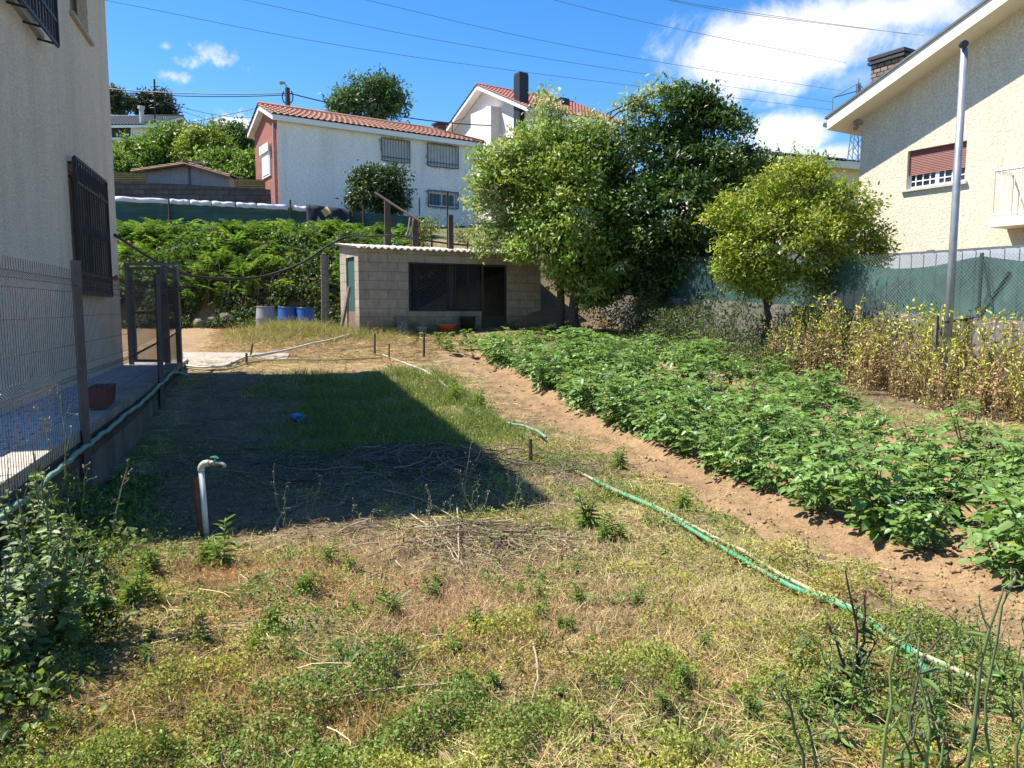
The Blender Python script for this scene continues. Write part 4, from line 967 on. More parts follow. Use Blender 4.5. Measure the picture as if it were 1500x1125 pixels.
m = MB(); lbox(m, (WL - .82, 2.23, WHt + 1.352), (WL - .23, 2.82, WHt + 1.43)); m.build('chimney_cap', mat('dark_slate', (.04, .04, .042), .6), kk)
# damaged plaster patch low on the right of the white wall
# ------------------------------------------------------------------ pinkish house behind it
PU = WU; PP_ = at(777, 452, 44.0); PB = gz(PP_[0], PP_[1]); PO = np.array([PP_[0], PP_[1], PB]); pfx = lambda px, py: onface(px, py, PO, PU)
PINK = stucco('pale_pink_render', (.80, .71, .67), (.76, .67, .63), 1.5, 20, .15)
PH = pfx(779, 163)[1]; PL = pfx(905, 240)[0]
ph, prf = gable_house('pink_house', 'tall pale pink gabled house with a black chimney behind the white house and the trees', PO, PU, PL, 10.4, PH, 2.35, mat('off_white_wall', (.74, .72, .68), .85, (.7, .68, .64), 2), PINK, tilemat('red_tiles', (.38, .14, .10), (.28, .11, .08)), .5, 0, .25)
m = MB(); lbox(m, (-.7, 3.2, -1.5), (-.004, 5.6, PH + .9)); m.build('wall_bay', PINK, ph)
a_ = pfx(766, 110); ztop = at(773, 104, 44.3)[2] - PB
m = MB(); lbox(m, (-.35, .65, -1), (.28, 1.25, ztop - .12)); k_ = m.build('chimney', mat('black_cladding', (.022, .024, .027), .5), ph)
m = MB(); lbox(m, (-.33, .67, ztop - .118), (.26, 1.23, ztop)); m.build('chimney_cap', mat('black_cap', (.03, .03, .03), .6), k_)
m = MB(); lbox(m, (PL - 2.2, 3.0, PH + 1.2), (PL - 1.5, 3.7, PH + 2.1)); m.build('chimney', mat('black_cladding', (.022, .024, .027), .5), ph)
m = MB(); m.tube([(-.6, 8.2, PH - 3), (-.6, 8.2, PH + 1.1)], .03, 5); m.tube([(-.6, 8.2, PH + .9), (-.6, 6.5, PH + .9)], .02, 4); m.build('aerial', BLACKIRON, ph)
m = MB(); lbox(m, (-2.2, 6.2, PH - 5.2), (-.005, 9.5, PH - 3.4)); lbox(m, (-2.6, 5.9, PH - 3.395), (-.006, 9.9, PH - 3.2)); ax = m.build('annex', PINK, ph)
m = MB(); tile_roof(m, (-2.7, 5.8, PH - 3.15), (-2.7, 10, PH - 3.15), (-.1, 5.8, PH - 2.3), (-.1, 10, PH - 2.3)); m.build('annex_tiles', tilemat('red_tiles_annex', (.47, .17, .12), (.36, .13, .09)), ax, True)
for (y0, y1, z0, z1) in ((2.2, 3.1, PH - 2.2, PH - 1.0),):
    m = MB(); lbox(m, (-.03, y0, z0), (-.004, y1, z1)); q_ = m.build('window', WHITE, ph); m = MB(); lbox(m, (-.04, y0 + .08, z0 + .08), (-.031, y1 - .08, z1 - .08)); m.build('pane', DARKGLASS, q_)

# ------------------------------------------------------------------ smaller buildings on the slope at left
def simple_house(name, label, px0, px1, ytop, Y, ang, depth, rise, wallm, roofm, ov=.4, ybase=None, cat='house', ridge_along=True):
    u = np.array([math.cos(R(ang)), math.sin(R(ang))]); p = at(px0, 452, Y); o = np.array([p[0], p[1], gz(p[0], p[1])])
    L = onface(px1, 300, o, u)[0]; Hw = onface(px0, ytop, o, u)[1]
    if ridge_along: b, rf = gable_house(name, label, o, u, L, depth, Hw, rise, wallm, wallm, roofm, ov, 0, .18)
    return b, rf, o, u, L, Hw
DG = mat('dark_grey_tiles', (.075, .08, .09), .7, (.05, .055, .06), 8)
b, rf, o, u, L, Hw = simple_house('dark_roofed_house', 'white house with dark grey roof and black windows high on the left slope', 128, 226, 186, 56, -2, 8, 1.5, mat('white_plain', (.72, .72, .69), .85), DG, .5)
m = MB(); z0 = onface(180, 203, o, u)[1]; z1 = onface(180, 184, o, u)[1]; x1 = onface(194, 195, o, u)[0]; lbox(m, (.6, -.06, z0), (x1, -.004, z1)); w_ = m.build('window', WHITE, b); m = MB(); lbox(m, (.7, -.08, z0 + .08), (x1 - .08, -.062, z1 - .05)); m.build('shutter', mat('black_shutter', (.02, .022, .028), .5), w_)
m = MB(); lbox(m, (.6, -.08, z0 - .9), (x1, -.004, z0 - .35)); lbox(m, (-.4, -.9, z0 - .3), (x1 + .4, -.005, z0 - .12)); m.build('balcony', mat('white_plain', (.72, .72, .69), .85), b)
xf = onface(205, 180, o, u)[0]; m = MB(); m.tube([(xf, .3, Hw - 2), (xf, .3, Hw + 1.3)], .16, 10); m.tube([(xf, .3, Hw + 1.3), (xf, .3, Hw + 1.5)], .24, 10); m.build('flue', mat('pale_flue', (.6, .6, .58), .5), b)
# grey walled outbuilding with a low tiled gable facing us
ou = np.array([1.0, -.05]); ou /= np.linalg.norm(ou); p = at(217, 452, 33); oo = np.array([p[0], p[1], gz(p[0], p[1])]); ofx = lambda px, py: onface(px, py, oo, ou)
OL = ofx(336, 270)[0]; ze0 = ofx(217, 252)[1]; xm, zm = ofx(277, 242); ze1 = ofx(336, 259)[1]
ob = lthing('outbuilding', 'low grey outbuilding with a shallow brown tiled gable above the block wall at left', 'outbuilding', oo, ou)
m = MB(); m.poly_prism([(0, 0, -1), (OL, 0, -1), (OL, 0, ze1), (xm, 0, zm), (0, 0, ze0)], (0, 4, 0)); m.build('wall', stucco('grey_render', (.30, .31, .34), (.25, .26, .29), 2, 20, .2), ob)
m = MB(); m.tube([(xm, -.02, 0), (xm, -.02, zm)], .05, 6); m.build('downpipe', mat('dark_gutter', (.10, .10, .10), .5), ob)
m = MB(); BRT = tilemat('brown_tiles', (.24, .13, .085), (.16, .10, .07))
xa, xb = ofx(199, 252)[0], ofx(342, 261)[0]; zl = ze0 - (0 - xa) * (zm - ze0) / xm; zr = ze1 - (xb - OL) * (zm - ze1) / (OL - xm)
tile_roof(m, (xa, -.4, zl + .05), (xa, 4.3, zl + .05), (xm, -.4, zm + .05), (xm, 4.3, zm + .05)); tile_roof(m, (xb, -.4, zr + .05), (xb, 4.3, zr + .05), (xm, -.4, zm + .05), (xm, 4.3, zm + .05))
m.tube([(xa, -.38, zl), (xm, -.38, zm), (xb, -.38, zr)], .06, 4); m.tube([(xm, -.4, zm + .1), (xm, 4.3, zm + .1)], .1, 8); orf = m.build('roof', BRT, ob)
xk, zk = ofx(265, 229); m = MB(); lbox(m, (xk - .2, 1.2, zm - .4), (xk + .2, 1.6, zk - .12)); lbox(m, (xk - .27, 1.13, zk - .06), (xk + .27, 1.67, zk)); [lbox(m, (xk + a - .04, 1.2 + c, zk - .119), (xk + a + .04, 1.28 + c, zk - .061)) for a in (-.15, .15) for c in (0, .3)]; m.build('chimney', mat('pinkish_render', (.42, .33, .28), .85), orf)
# small beige house with a dish among the trees
u7 = np.array([.94, -.34]); u7 /= np.linalg.norm(u7); p = at(339, 452, 68); o7 = np.array([p[0], p[1], gz(p[0], p[1])]); f7 = lambda px, py: onface(px, py, o7, u7)
sb = lthing('beige_house', 'small beige house with a satellite dish far up between the left trees', 'house', o7, u7)
L7 = f7(388, 230)[0]; q = [f7(339, 214), f7(352, 202), f7(388, 218)]
m = MB(); m.poly_prism([(0, 0, -3), (L7, 0, -3), (L7, 0, q[2][1]), (q[1][0], 0, q[1][1]), (0, 0, q[0][1])], (0, 7, 0)); m.build('wall', stucco('beige_render', (.60, .50, .44), (.55, .46, .40), 2, 14, .1), sb)
m = MB()
for (a, b) in ((0, 1), (1, 2)):
    A, B = q[a], q[b]; ext = -.6 if a == 0 else 0; sl_ = (B[1] - A[1]) / (B[0] - A[0]); A = (A[0] + ext, A[1] + ext * sl_); B = B if b == 1 else (B[0] + .6, B[1] + .6 * sl_)
    m.hexa([(A[0], -.4, A[1] + .005), (B[0], -.4, B[1] + .005), (B[0], 7.2, B[1] + .005), (A[0], 7.2, A[1] + .005), (A[0], -.4, A[1] + .28), (B[0], -.4, B[1] + .28), (B[0], 7.2, B[1] + .28), (A[0], 7.2, A[1] + .28)])
m.build('roof', BRT, sb)
for (x, y, x2, y2, nm_) in ((358, 210, 365, 215, 'window'), (344, 226, 358, 233, 'window')):
    a, b = f7(x, y), f7(x2, y2); m = MB(); lbox(m, (a[0], -.05, b[1]), (b[0], -.004, a[1])); m.build(nm_, DARKGLASS if y < 220 else SHUT, sb)
dx, dz = f7(364, 198); m = MB(); m.tube([(dx, -.2, q[1][1] - .8), (dx, -.2, dz)], .05, 5); m.lathe((dx, -.3, dz - .2), [(0, 0), (.3, .08), (.5, .25)], 14, .5, .5); m.build('satellite_dish', mat('dish_grey', (.45, .45, .45), .5), sb)
# low cream house behind the trees on the right
u8 = np.array([.93, .37]); u8 /= np.linalg.norm(u8); p = at(1140, 452, 34); o8 = np.array([p[0], p[1], gz(p[0], p[1])]); f8 = lambda px, py: onface(px, py, o8, u8)
b8, r8 = gable_house('cream_bungalow', 'cream house with low dark roof between the yellow tree and the right house', o8, u8, f8(1249, 240)[0] + 3, 8, f8(1160, 239)[1], 1.0, CREAM, CREAM, DG, .5, 0, .3, FASC)

# ------------------------------------------------------------------ terrace walls and the screen fence above the bank
def wall_line(name, label, pxs, Y0, Y1, thick, zbot, mt, cat='wall'):
    n = len(pxs); pts = [at(px, py, Y0 + (Y1 - Y0) * i / (n - 1)) for i, (px, py) in enumerate(pxs)]
    m = MB()
    for a, b in zip(pts[:-1], pts[1:]):
        o_ = np.array([0, thick, 0]); A = a.copy(); A[2] = zbot; B = b.copy(); B[2] = zbot; m.hexa([A, B, B + o_, A + o_, a, b, b + o_, a + o_])
    o = m.build(name, mt); return tag(o, label, cat), pts
BW = blockmat('dark_block_wall', (.115, .105, .095), (.075, .07, .065), (.05, .048, .045), .5, .2, .015)
wall_line('block_wall', 'dark stained concrete block wall on the slope left of the white house', [(100, 262), (165, 265), (290, 271), (419, 279)], 30.5, 31.0, .25, 3, BW)
CANE = blockmat('split_cane', (.36, .25, .10), (.26, .18, .08), (.10, .07, .03), 1.6, .09, .012)
for i, (pxs, lab) in enumerate((([(120, 249), (165, 251), (214, 255)], 'strip of yellow cane fencing above the block wall at far left'), ([(343, 262), (380, 263), (415, 265)], 'strip of yellow cane fencing beside the brick gable of the white house'))):
    wall_line('cane_fence', lab, pxs, 31.6, 31.6, .04, 4.5, CANE, 'fence')
sf = thing('screen_fence', 'dark green shade net fence on thin posts along the top of the bank', 'fence', at(300, 330, 26))
pts = [at(px, py, Y) for px, py, Y in ((60, 283, 25.6), (165, 293, 25.8), (245, 296, 26.0), (325, 299, 26.1), (425, 304, 26.3), (515, 310, 26.5), (570, 314, 26.6), (622, 319, 26.8))]
sp_ = smooth_path(pts, 8); m = MB(); nz_ = 7
for j in range(nz_):
    for i, p in enumerate(sp_): zb_ = 4.0; z = zb_ + (p[2] - zb_) * j / (nz_ - 1); m.v.append((p[0], p[1] + .05 * math.sin(i * .9 + j) + .04 * math.sin(i * 2.3), z))
n_ = len(sp_)
for j in range(nz_ - 1):
    for i in range(n_ - 1): m.f.append((j * n_ + i, j * n_ + i + 1, (j + 1) * n_ + i + 1, (j + 1) * n_ + i))
sn, st_n, sbn, son = nt('dark_green_net'); mpn = N(st_n, 'ShaderNodeMapping'); mpn.inputs['Scale'].default_value = (.6, .6, 9); st_n.links.new(pos(st_n), mpn.inputs[0])
st_n.links.new(ramp(st_n, noise(st_n, mpn.outputs[0], 1.5, 4), [(.35, (.022, .06, .05)), (.65, (.04, .10, .085))]), sbn.inputs['Base Color']); sbn.inputs['Roughness'].default_value = .8
m.build('net', sn, sf, True)
for px, py, Y in ((247, 290, 26.0), (425, 293, 26.25), (532, 300, 26.5)):
    a = at(px, py, Y - .06); m = MB(); m.tube([np.array([a[0], a[1], 4.0]), a], .035, 6); m.build('post', WOODDARK, sf)
SHEET = mat('white_sheet', (.62, .60, .70), .8, (.56, .54, .64), 3)
edges = [(166, 246), (249, 277), (278, 309), (310, 344), (346, 376), (377, 422), (428, 452)]
names = ['leftmost and longest', 'second from the left', 'third from the left', 'slightly lower fourth', 'fifth', 'sixth, left of the thin post', 'last one, right of the thin post']
def topat(px):
    q = [((p[0] * F / (p[1] * 1.0)) + 750, p) for p in sp_]; return np.interp(px, [a[0] for a in q], [a[1][1] for a in q])
for (x0, x1), nm_ in zip(edges, names):
    m = MB(); k = 6; yt = lambda px: np.interp(px, [165, 250, 330, 425, 455], [287.5, 291.5, 295.5, 300.5, 303.5])
    for j in range(3):
        for i in range(k + 1):
            px = x0 + (x1 - x0) * i / k; py = yt(px) + j * 3.6 - .6 * math.sin(i * 1.7); p = at(px, py, topat(px) - .09); m.v.append(tuple(p + np.array([0, .02 * math.sin(i * 2.1 + x0), 0])))
    for j in range(2):
        for i in range(k): a = j * (k + 1) + i; m.f.append((a, a + 1, a + k + 2, a + k + 1))
    o = m.build('cloth_strip', SHEET, None, True); tag(o, 'white cloth strip on top of the green fence, ' + nm_, 'cloth', 'white cloth strips along the green fence')
    md = o.modifiers.new('thickness', 'SOLIDIFY'); md.thickness = .004
# patterned blanket
bm_, bt_, bb_, bo_ = nt('patterned_blanket'); mpb = N(bt_, 'ShaderNodeMapping'); mpb.inputs['Rotation'].default_value = (0, R(35), 0); bt_.links.new(objc(bt_), mpb.inputs[0])
vb = N(bt_, 'ShaderNodeTexVoronoi', distance='CHEBYCHEV', feature='F1'); vb.inputs['Scale'].default_value = 2.1; vb.inputs['Randomness'].default_value = .35; bt_.links.new(mpb.outputs[0], vb.inputs['Vector'])
bt_.links.new(ramp(bt_, vb.outputs['Distance'], [(.13, (.012, .016, .035)), (.15, (.5, .36, .14)), (.27, (.42, .30, .12)), (.29, (.012, .016, .035))]), bb_.inputs['Base Color']); bb_.inputs['Roughness'].default_value = .9
m = MB(); k = 14
for j in range(9):
    for i in range(k + 1):
        px = 450 + 66 * i / k; py = 301 + 8 * i / k; p = at(px, py, 26.28)
        d = (-.16 if j > 2 else (.12 - .14 * j)); z = p[2] + (.03 if j in (1, 2) else 0) - (.16 if j == 0 else 0) - max(0, j - 2) * .12
        m.v.append((p[0], p[1] + d + .03 * math.sin(i * 1.1 + j * .4), z))
for j in range(8):
    for i in range(k): a = j * (k + 1) + i; m.f.append((a, a + 1, a + k + 2, a + k + 1))
o = m.build('blanket', bm_, None, True); tag(o, 'dark navy blanket with gold motifs hung over the green fence', 'blanket'); md = o.modifiers.new('thickness', 'SOLIDIFY'); md.thickness = .012
o.data.materials[0] = bm_

# ------------------------------------------------------------------ poles, wires, pylon
up = thing('utility_pole', 'dark utility pole with insulators and a street light behind the white house roof', 'pole', (*at(421, 300, 38)[:2], 6.0)); a = at(421, 129, 38)
MB().tube([np.array([a[0], a[1], 5]), a], [.16, .12], 8).build('pole', WOODDARK, up)
m = MB(); 
for s in (-1, 1): m.tube(smooth_path([a + np.array([0, 0, -.75]), a + np.array([s * .2, 0, -.65]), a + np.array([s * .26, 0, -.4]), a + np.array([s * .2, 0, -.15])], 4), .03, 5)
m.build('insulators', BLACKIRON, up); m = MB(); m.tube([a, a + np.array([-.1, -.2, .22])], .03, 5); m.tube([a + np.array([-.06, -.2, .2]), a + np.array([-.3, -.3, .16])], [.06, .1], 8); m.build('street_light', mat('lamp_grey', (.3, .29, .27), .5), up)
def cable(p, q, sag, r, label, mt=CABLE, name='overhead_wire', n=24, group=None, cat='wire'):
    p, q = np.array(p), np.array(q); pts = [p + (q - p) * u - np.array([0, 0, 4 * sag * u * (1 - u)]) for u in np.linspace(0, 1, n)]
    o = MB().tube(pts, r, 5).build(name, mt); return tag(o, label, cat, group)
cable(at(60, 119, 40), a + np.array([-.1, 0, -.25]), .25, .028, 'thick twin cable running left from the pole behind the white house roof'); cable(at(60, 122, 40), a + np.array([-.1, 0, -.33]), .3, .02, 'lower strand of the cable running left from the pole behind the white roof')
cable(a + np.array([.1, 0, -.25]), at(720, 184, 46), .3, .03, 'dark cable dropping right from the pole, passing behind the white house roof')
THIN = mat('thin_wire', (.07, .09, .14), .6)
cable(at(266, 181, 36), at(400, 152, 34), .05, .018, 'thin wire rising to the roof of the white house from the trees at left'); cable(at(255, 158, 60), at(385, 188, 60), .3, .022, 'faint wire falling towards the beige house among the left trees', THIN); cable(at(240, 148, 60), at(385, 172, 62), .4, .022, 'faint upper wire over the cloud at left of the white house', THIN)
PYL = at(1243, 452, 150); 
pyl = thing('pylon', 'distant lattice electricity pylon seen left of the right house chimney', 'pylon', (PYL[0], PYL[1], gz(PYL[0], PYL[1])))
ptop = at(1238, 114, 150)[2]; m = MB(); ST = mat('pylon_steel', (.16, .18, .2), .5); zb_ = gz(PYL[0], PYL[1])
def hw(z): return .25 + 2.6 * max(0, (ptop - 3 - z)) / (ptop - zb_)
lv = np.linspace(zb_, ptop - 1, 16)
for k0, k1 in zip(lv[:-1], lv[1:]):
    for sx, sy in ((-1, -1), (1, -1), (1, 1), (-1, 1)):
        A = PYL * [1, 1, 0] + [sx * hw(k0), sy * hw(k0), k0]; B = PYL * [1, 1, 0] + [sx * hw(k1), sy * hw(k1), k1]; m.tube([A, B], .11, 4); nx_, ny_ = (sy * -1 * -1 if False else -sx, sy)
        m.tube([A, PYL * [1, 1, 0] + [-sx * hw(k1), sy * hw(k1), k1]], .07, 3)
m.tube([PYL * [1, 1, 0] + [0, 0, ptop - 1], PYL * [1, 1, 0] + [0, 0, ptop]], .09, 4); m.build('tower', ST, pyl)
arms = []
for (pxl, pxr, py) in ((1224, 1262, 137),):
    z = at(1243, py, 150)[2]; A = at(1220, 143, 150); B = at(1266, 132, 150); m = MB()
    for dz in (0, 1.5):
        m.tube([A, PYL * [1, 1, 0] + [0, 0, z + dz + .5], B], .09, 4)
    m.tube([A, A - np.array([0, 0, 2.6])], .1, 4); m.tube([B, B - np.array([0, 0, 2.6])], .1, 4); m.build('cross_arm', ST, pyl); arms = [A - np.array([0, 0, 2.6]), B]
lines = [((152, 0), (660, 91), (1218, 161)), ((358, 0), (764, 80), (1222, 150)), ((537, 0), (902, 80), (1232, 133)), ((812, 0), (1000, 44), (1240, 92)), ((985, 0), (1160, 27), (1330, 50)), ((1040, 12), (1200, 34), (1352, 52))]
for i, l in enumerate(lines):
    P = [at(px, py, Y) for (px, py), Y in zip(l, (55, 85, 148))]
    d0 = at(2 * l[0][0] - l[1][0], 2 * l[0][1] - l[1][1] - 14, 40); sp = smooth_path([d0] + P, 12)
    o = MB().tube(sp, [.010 + .020 * k / len(sp) for k in range(len(sp))], 4).build('power_line', THIN); tag(o, 'thin power line across the sky, %s' % ('lowest of the set, starting at the left house', 'second from the bottom of the set', 'third from the bottom of the set', 'fourth from the bottom, crossing the big cloud', 'fifth from the bottom, high over the big cloud', 'topmost, ending behind the right roof edge')[i], 'wire', 'power lines running to the pylon')
cable(at(1090, 210, 60), at(1180, 234, 60), .1, .03, 'short dark wire between the dark tree and the cream bungalow')
mast = thing('antenna_mast', 'tall thin antenna mast beside the dark roofed house on the left slope', 'antenna', (*at(227, 200, 56)[:2], 12)); p0 = at(227, 190, 56); p1 = at(226, 116, 56)
m = MB(); m.tube([p0, p1], .06, 5); m.build('pole', BLACKIRON, mast); m = MB(); [m.tube([p1 + np.array([-.4, 0, -.5 - i * .5]), p1 + np.array([.4, 0, -.5 - i * .5])], .03, 4) for i in range(4)]; m.build('elements', BLACKIRON, mast)
# drooping black cable from the left house to the shed
c0 = hit(168, 344, LF(0, .02, 0), (FN[0], FN[1], 0)); rp_ = sloc(.2, .6); rp_[2] = at(505, 349, rp_[1])[2] + .03
pp = [c0, at(215, 375, 14.2), at(265, 400, 14.6), at(320, 408, 15.2), at(380, 406, 16.0), at(440, 386, 16.6), at(480, 360, 17.2), at(510, 347, 17.8)]
pp += [sloc(x, 1.2) * [1, 1, 0] + [0, 0, SO[2] + SH + .26 + dz] for x, dz in ((.6, .16), (1.4, .22), (2.4, .12), (3.4, .05), (4.6, .05))]
o = MB().tube(smooth_path(pp, 8), .026, 6).build('cable', CABLE, None, True); tag(o, 'thick black cable sagging from the left house across the bank and over the shed roof', 'cable')

# ------------------------------------------------------------------ trees
def crown(fb, lobes, ncl, per, L, W, cols, spread=.16, gap=.0, six=False, up=.15, probs=None, seed=0):
    w_ = np.array([l[1][0] * l[1][2] for l in lobes]); w_ = w_ / w_.sum(); idx = rng.choice(len(lobes), ncl, p=w_)
    c = np.array([lobes[i][0] for i in idx]); r = np.array([lobes[i][1] for i in idx]); d = rdir(ncl); k = (.35 + .65 * rng.random((ncl, 1)) ** .55)
    # uneven outline
    k = k * (.78 + .5 * vnoise(d[:, 0] * 2.6 + idx * 5.1 + seed, d[:, 2] * 2.6 + d[:, 1] * 2.1, 3))[:, None]
    P = c + d * r * k
    if gap: P = P[vnoise(P[:, 0] * 2.2 + P[:, 1] * 1.3, P[:, 2] * 2.2, 21 + seed) > gap]
    n = len(P); out = unit(P - c[:n] if n == ncl else P - np.mean(c, 0))
    cc = vary(pick(cols, n, probs), n, .14, .05)
    tip = unit(out * .9 + rdir(n, .5) * .6); csz = np.repeat(rng.uniform(.55, 1.25, n), per)[:, None]
    PP = np.repeat(P, per, 0); T = np.repeat(tip, per, 0); m = len(PP); s = np.clip(rng.normal(size=(m, 3)), -1.7, 1.7) * spread * csz * np.array([1, 1, .62])
    PP = PP + s + T * (rng.random((m, 1)) - .5) * spread * 1.6; D = unit(T * .7 + rdir(m) * .9 + np.array([0, 0, -.12])); U = unit(rdir(m, up + .75) + T * .25 + s / spread * .25)
    C = vary(np.repeat(cc, per, 0), m, .13, .04); l = L * (.65 + .7 * rng.random(m)); (fb.leaf6 if six else fb.leaf4)(PP, D, U, l, l * W / L, C, .12, .14)
def limb_path(a, b, sag=.1, k=6, wob=.05):
    a, b = np.array(a, float), np.array(b, float); u = np.linspace(0, 1, k)[:, None]; p = a + (b - a) * u; L = np.linalg.norm(b - a)
    p[:, 2] += sag * L * np.sin(np.pi * u[:, 0]); p[1:-1] += rng.normal(size=(k - 2, 3)) * wob * L; return p
def lobes_px(lst, Y, dk=.85, dy=None):
    out = []
    for q in lst:
        px, py, rx, ry = q[:4]; yy = Y + (q[4] if len(q) > 4 else 0); c = at(px, py, yy); k = yy / F; out.append((c, np.array([rx * k, (rx + ry) / 2 * k * dk, ry * k])))
    return out
def tree(name, label, cat, base, trunk_px, lobes, ncl, per, L, W, cols, r0=.12, group=None, lm=LEAF, gap=0, spread=.16, six=False, probs=None, seed=0, bark=None, twigs=0, trunks=1, flowers=None):
    t = thing(name, label, cat, base, group); m = MB(); bark = bark or BARK
    tp = [np.array(base, float) - np.array([0, 0, .15])] + [np.array(p, float) for p in trunk_px]
    sp = smooth_path(tp, 5); n = len(sp); sp = [p + (rng.normal(size=3) * r0 * .12) for p in sp]; m.tube(sp, [r0 * (1.25 - .55 * i / n) for i in range(n)], 9)
    top = sp[-1]
    for c, r in lobes:
        src = sp[int(n * rng.uniform(.55, .98))] if n > 3 else top; p = limb_path(src, c + r * rng.normal(size=3) * .15, .08, 7); m.tube(p, np.linspace(r0 * .5, r0 * .1, 7), 6)
        for _ in range(twigs):
            i = rng.integers(2, 6); e = c + rdir(1)[0] * r * .85; q = limb_path(p[i], e, .03, 5, .04); m.tube(q, np.linspace(r0 * .16, r0 * .035, 5), 4)
    m.build('trunk', bark, t, True)
    f = FB(); crown(f, lobes, ncl, per, L, W, cols, spread, gap, six, .15, probs, seed); f.build('crown', lm, t)
    if flowers:
        f = FB(); k, sz, cc = flowers; i = rng.choice(len(lobes), k); d = rdir(k, .5); P = np.array([lobes[j][0] for j in i]) + d * np.array([lobes[j][1] for j in i]) * 1.0
        P = np.repeat(P, 14, 0) + rng.normal(size=(k * 14, 3)) * sz * np.array([1, 1, .35]); f.leaf4(P, rdir(len(P), .6), rdir(len(P), 1), .05, .05, vary(cc, len(P), .08), 0, 0); f.build('flowers', LEAF, t)
    return t
b = gnd(843, 489)
tree('leafy_tree', 'broad light green tree left of the dark one, shading the shed corner', 'tree', b, [at(840, 455, b[1]), at(843, 415, b[1]), at(838, 380, b[1])],
     lobes_px([(800, 240, 62, 55), (757, 290, 52, 52, .3), (840, 320, 66, 72, -.3), (832, 368, 44, 36, -.4), (866, 395, 55, 48), (735, 262, 42, 45, .4), (860, 235, 48, 52, .3), (722, 318, 28, 45, .6), (830, 262, 50, 45, -.5), (776, 335, 46, 38, -.2), (872, 418, 28, 24)], b[1]), 900, 46, .125, .055,
     [(.21, .31, .045), (.27, .37, .06), (.15, .245, .04), (.34, .41, .11)], .12, gap=.27, spread=.17, seed=1, twigs=3)
tree('elder_tree', 'tall pale flowering elder sticking up behind the light green tree', 'tree', at(822, 480, 20.2) * [1, 1, 0] + [0, 0, 1.0], [at(822, 400, 20.2), at(822, 300, 20.0), at(830, 230, 20)],
     lobes_px([(803, 175, 22, 36), (835, 210, 35, 38), (872, 205, 26, 32), (762, 235, 34, 36), (716, 285, 22, 38), (930, 165, 22, 18), (952, 140, 22, 9), (975, 133, 16, 7), (908, 210, 26, 40), (720, 345, 18, 34)], 20.0), 500, 16, .15, .06,
     [(.30, .38, .13), (.38, .43, .2), (.22, .31, .09)], .09, gap=.25, spread=.2, seed=2, flowers=(120, .08, (.62, .6, .42)), twigs=2)
b = gnd(984, 489)
tree('orange_tree', 'large dark glossy evergreen tree between the light green and the yellow trees', 'tree', b, [at(989, 460, b[1]), at(990, 420, b[1]), at(992, 370, b[1])],
     lobes_px([(1003, 175, 46, 40), (1000, 148, 22, 22), (955, 235, 68, 68, .3), (1050, 220, 52, 62), (1000, 310, 92, 82, -.6), (925, 330, 52, 70, -.1), (1072, 300, 42, 60), (955, 400, 56, 40, -.2), (1035, 385, 60, 48, -.3), (1090, 258, 30, 40, .4), (1042, 160, 20, 22), (900, 405, 34, 34), (1000, 430, 45, 24, -.2)], b[1]), 1250, 46, .13, .06,
     [(.046, .092, .018), (.034, .07, .014), (.07, .125, .024), (.105, .165, .035)], .15, lm=GLOSS, gap=.24, spread=.17, seed=3, twigs=3)
b = gnd(1121, 529)
tree('lemon_tree', 'small round yellow green tree on a thin trunk before the right garden wall', 'tree', b, [at(1119, 500, b[1]), at(1126, 468, b[1]), at(1122, 440, b[1]), at(1130, 400, b[1])],
     lobes_px([(1160, 275, 56, 32), (1100, 318, 58, 42), (1212, 312, 62, 50), (1160, 352, 72, 52, -.4), (1085, 378, 42, 40, -.2), (1250, 350, 44, 45), (1205, 392, 58, 38), (1118, 405, 50, 30, -.2), (1180, 250, 40, 18, .2), (1060, 320, 22, 20), (1268, 372, 26, 30)], b[1]), 1250, 38, .08, .037,
     [(.25, .31, .035), (.31, .355, .045), (.18, .25, .03), (.37, .39, .075)], .06, gap=.25, spread=.12, seed=4, twigs=4)
tree('green_tree', 'dark tree top peeping between the orange tree and the cream bungalow', 'tree', at(1118, 420, 25) * [1, 1, 0] + [0, 0, 1.5], [at(1118, 300, 25)], lobes_px([(1112, 250, 26, 22), (1136, 262, 24, 22), (1120, 300, 30, 40)], 25), 240, 18, .14, .06, [(.07, .12, .03), (.05, .09, .025)], .1, spread=.2, seed=5)
tree('bushy_tree', 'small dark round tree standing against the white house wall', 'tree', at(560, 345, 27.6) * [1, 1, 0] + [0, 0, 4.2], [at(562, 325, 27.6), at(560, 300, 27.6)], lobes_px([(548, 285, 32, 32), (575, 266, 20, 20), (535, 262, 16, 14), (572, 295, 20, 22), (520, 295, 12, 16), (551, 258, 14, 12)], 27.6), 420, 22, .14, .06, [(.05, .085, .03), (.035, .06, .02), (.075, .12, .035)], .07, lm=GLOSS, gap=.15, spread=.16, seed=6)
tree('broad_tree', 'bluish green tree rising behind the ridge of the white house roof', 'tree', at(545, 240, 52) * [1, 1, 0] + [0, 0, 7], [at(545, 200, 52)], lobes_px([(540, 138, 36, 24), (510, 150, 26, 18), (572, 145, 18, 22), (555, 125, 22, 12), (495, 160, 14, 8), (540, 165, 50, 16)], 52), 460, 20, .28, .12, [(.09, .155, .06), (.065, .12, .045), (.12, .19, .075)], .25, gap=.25, spread=.35, seed=7)
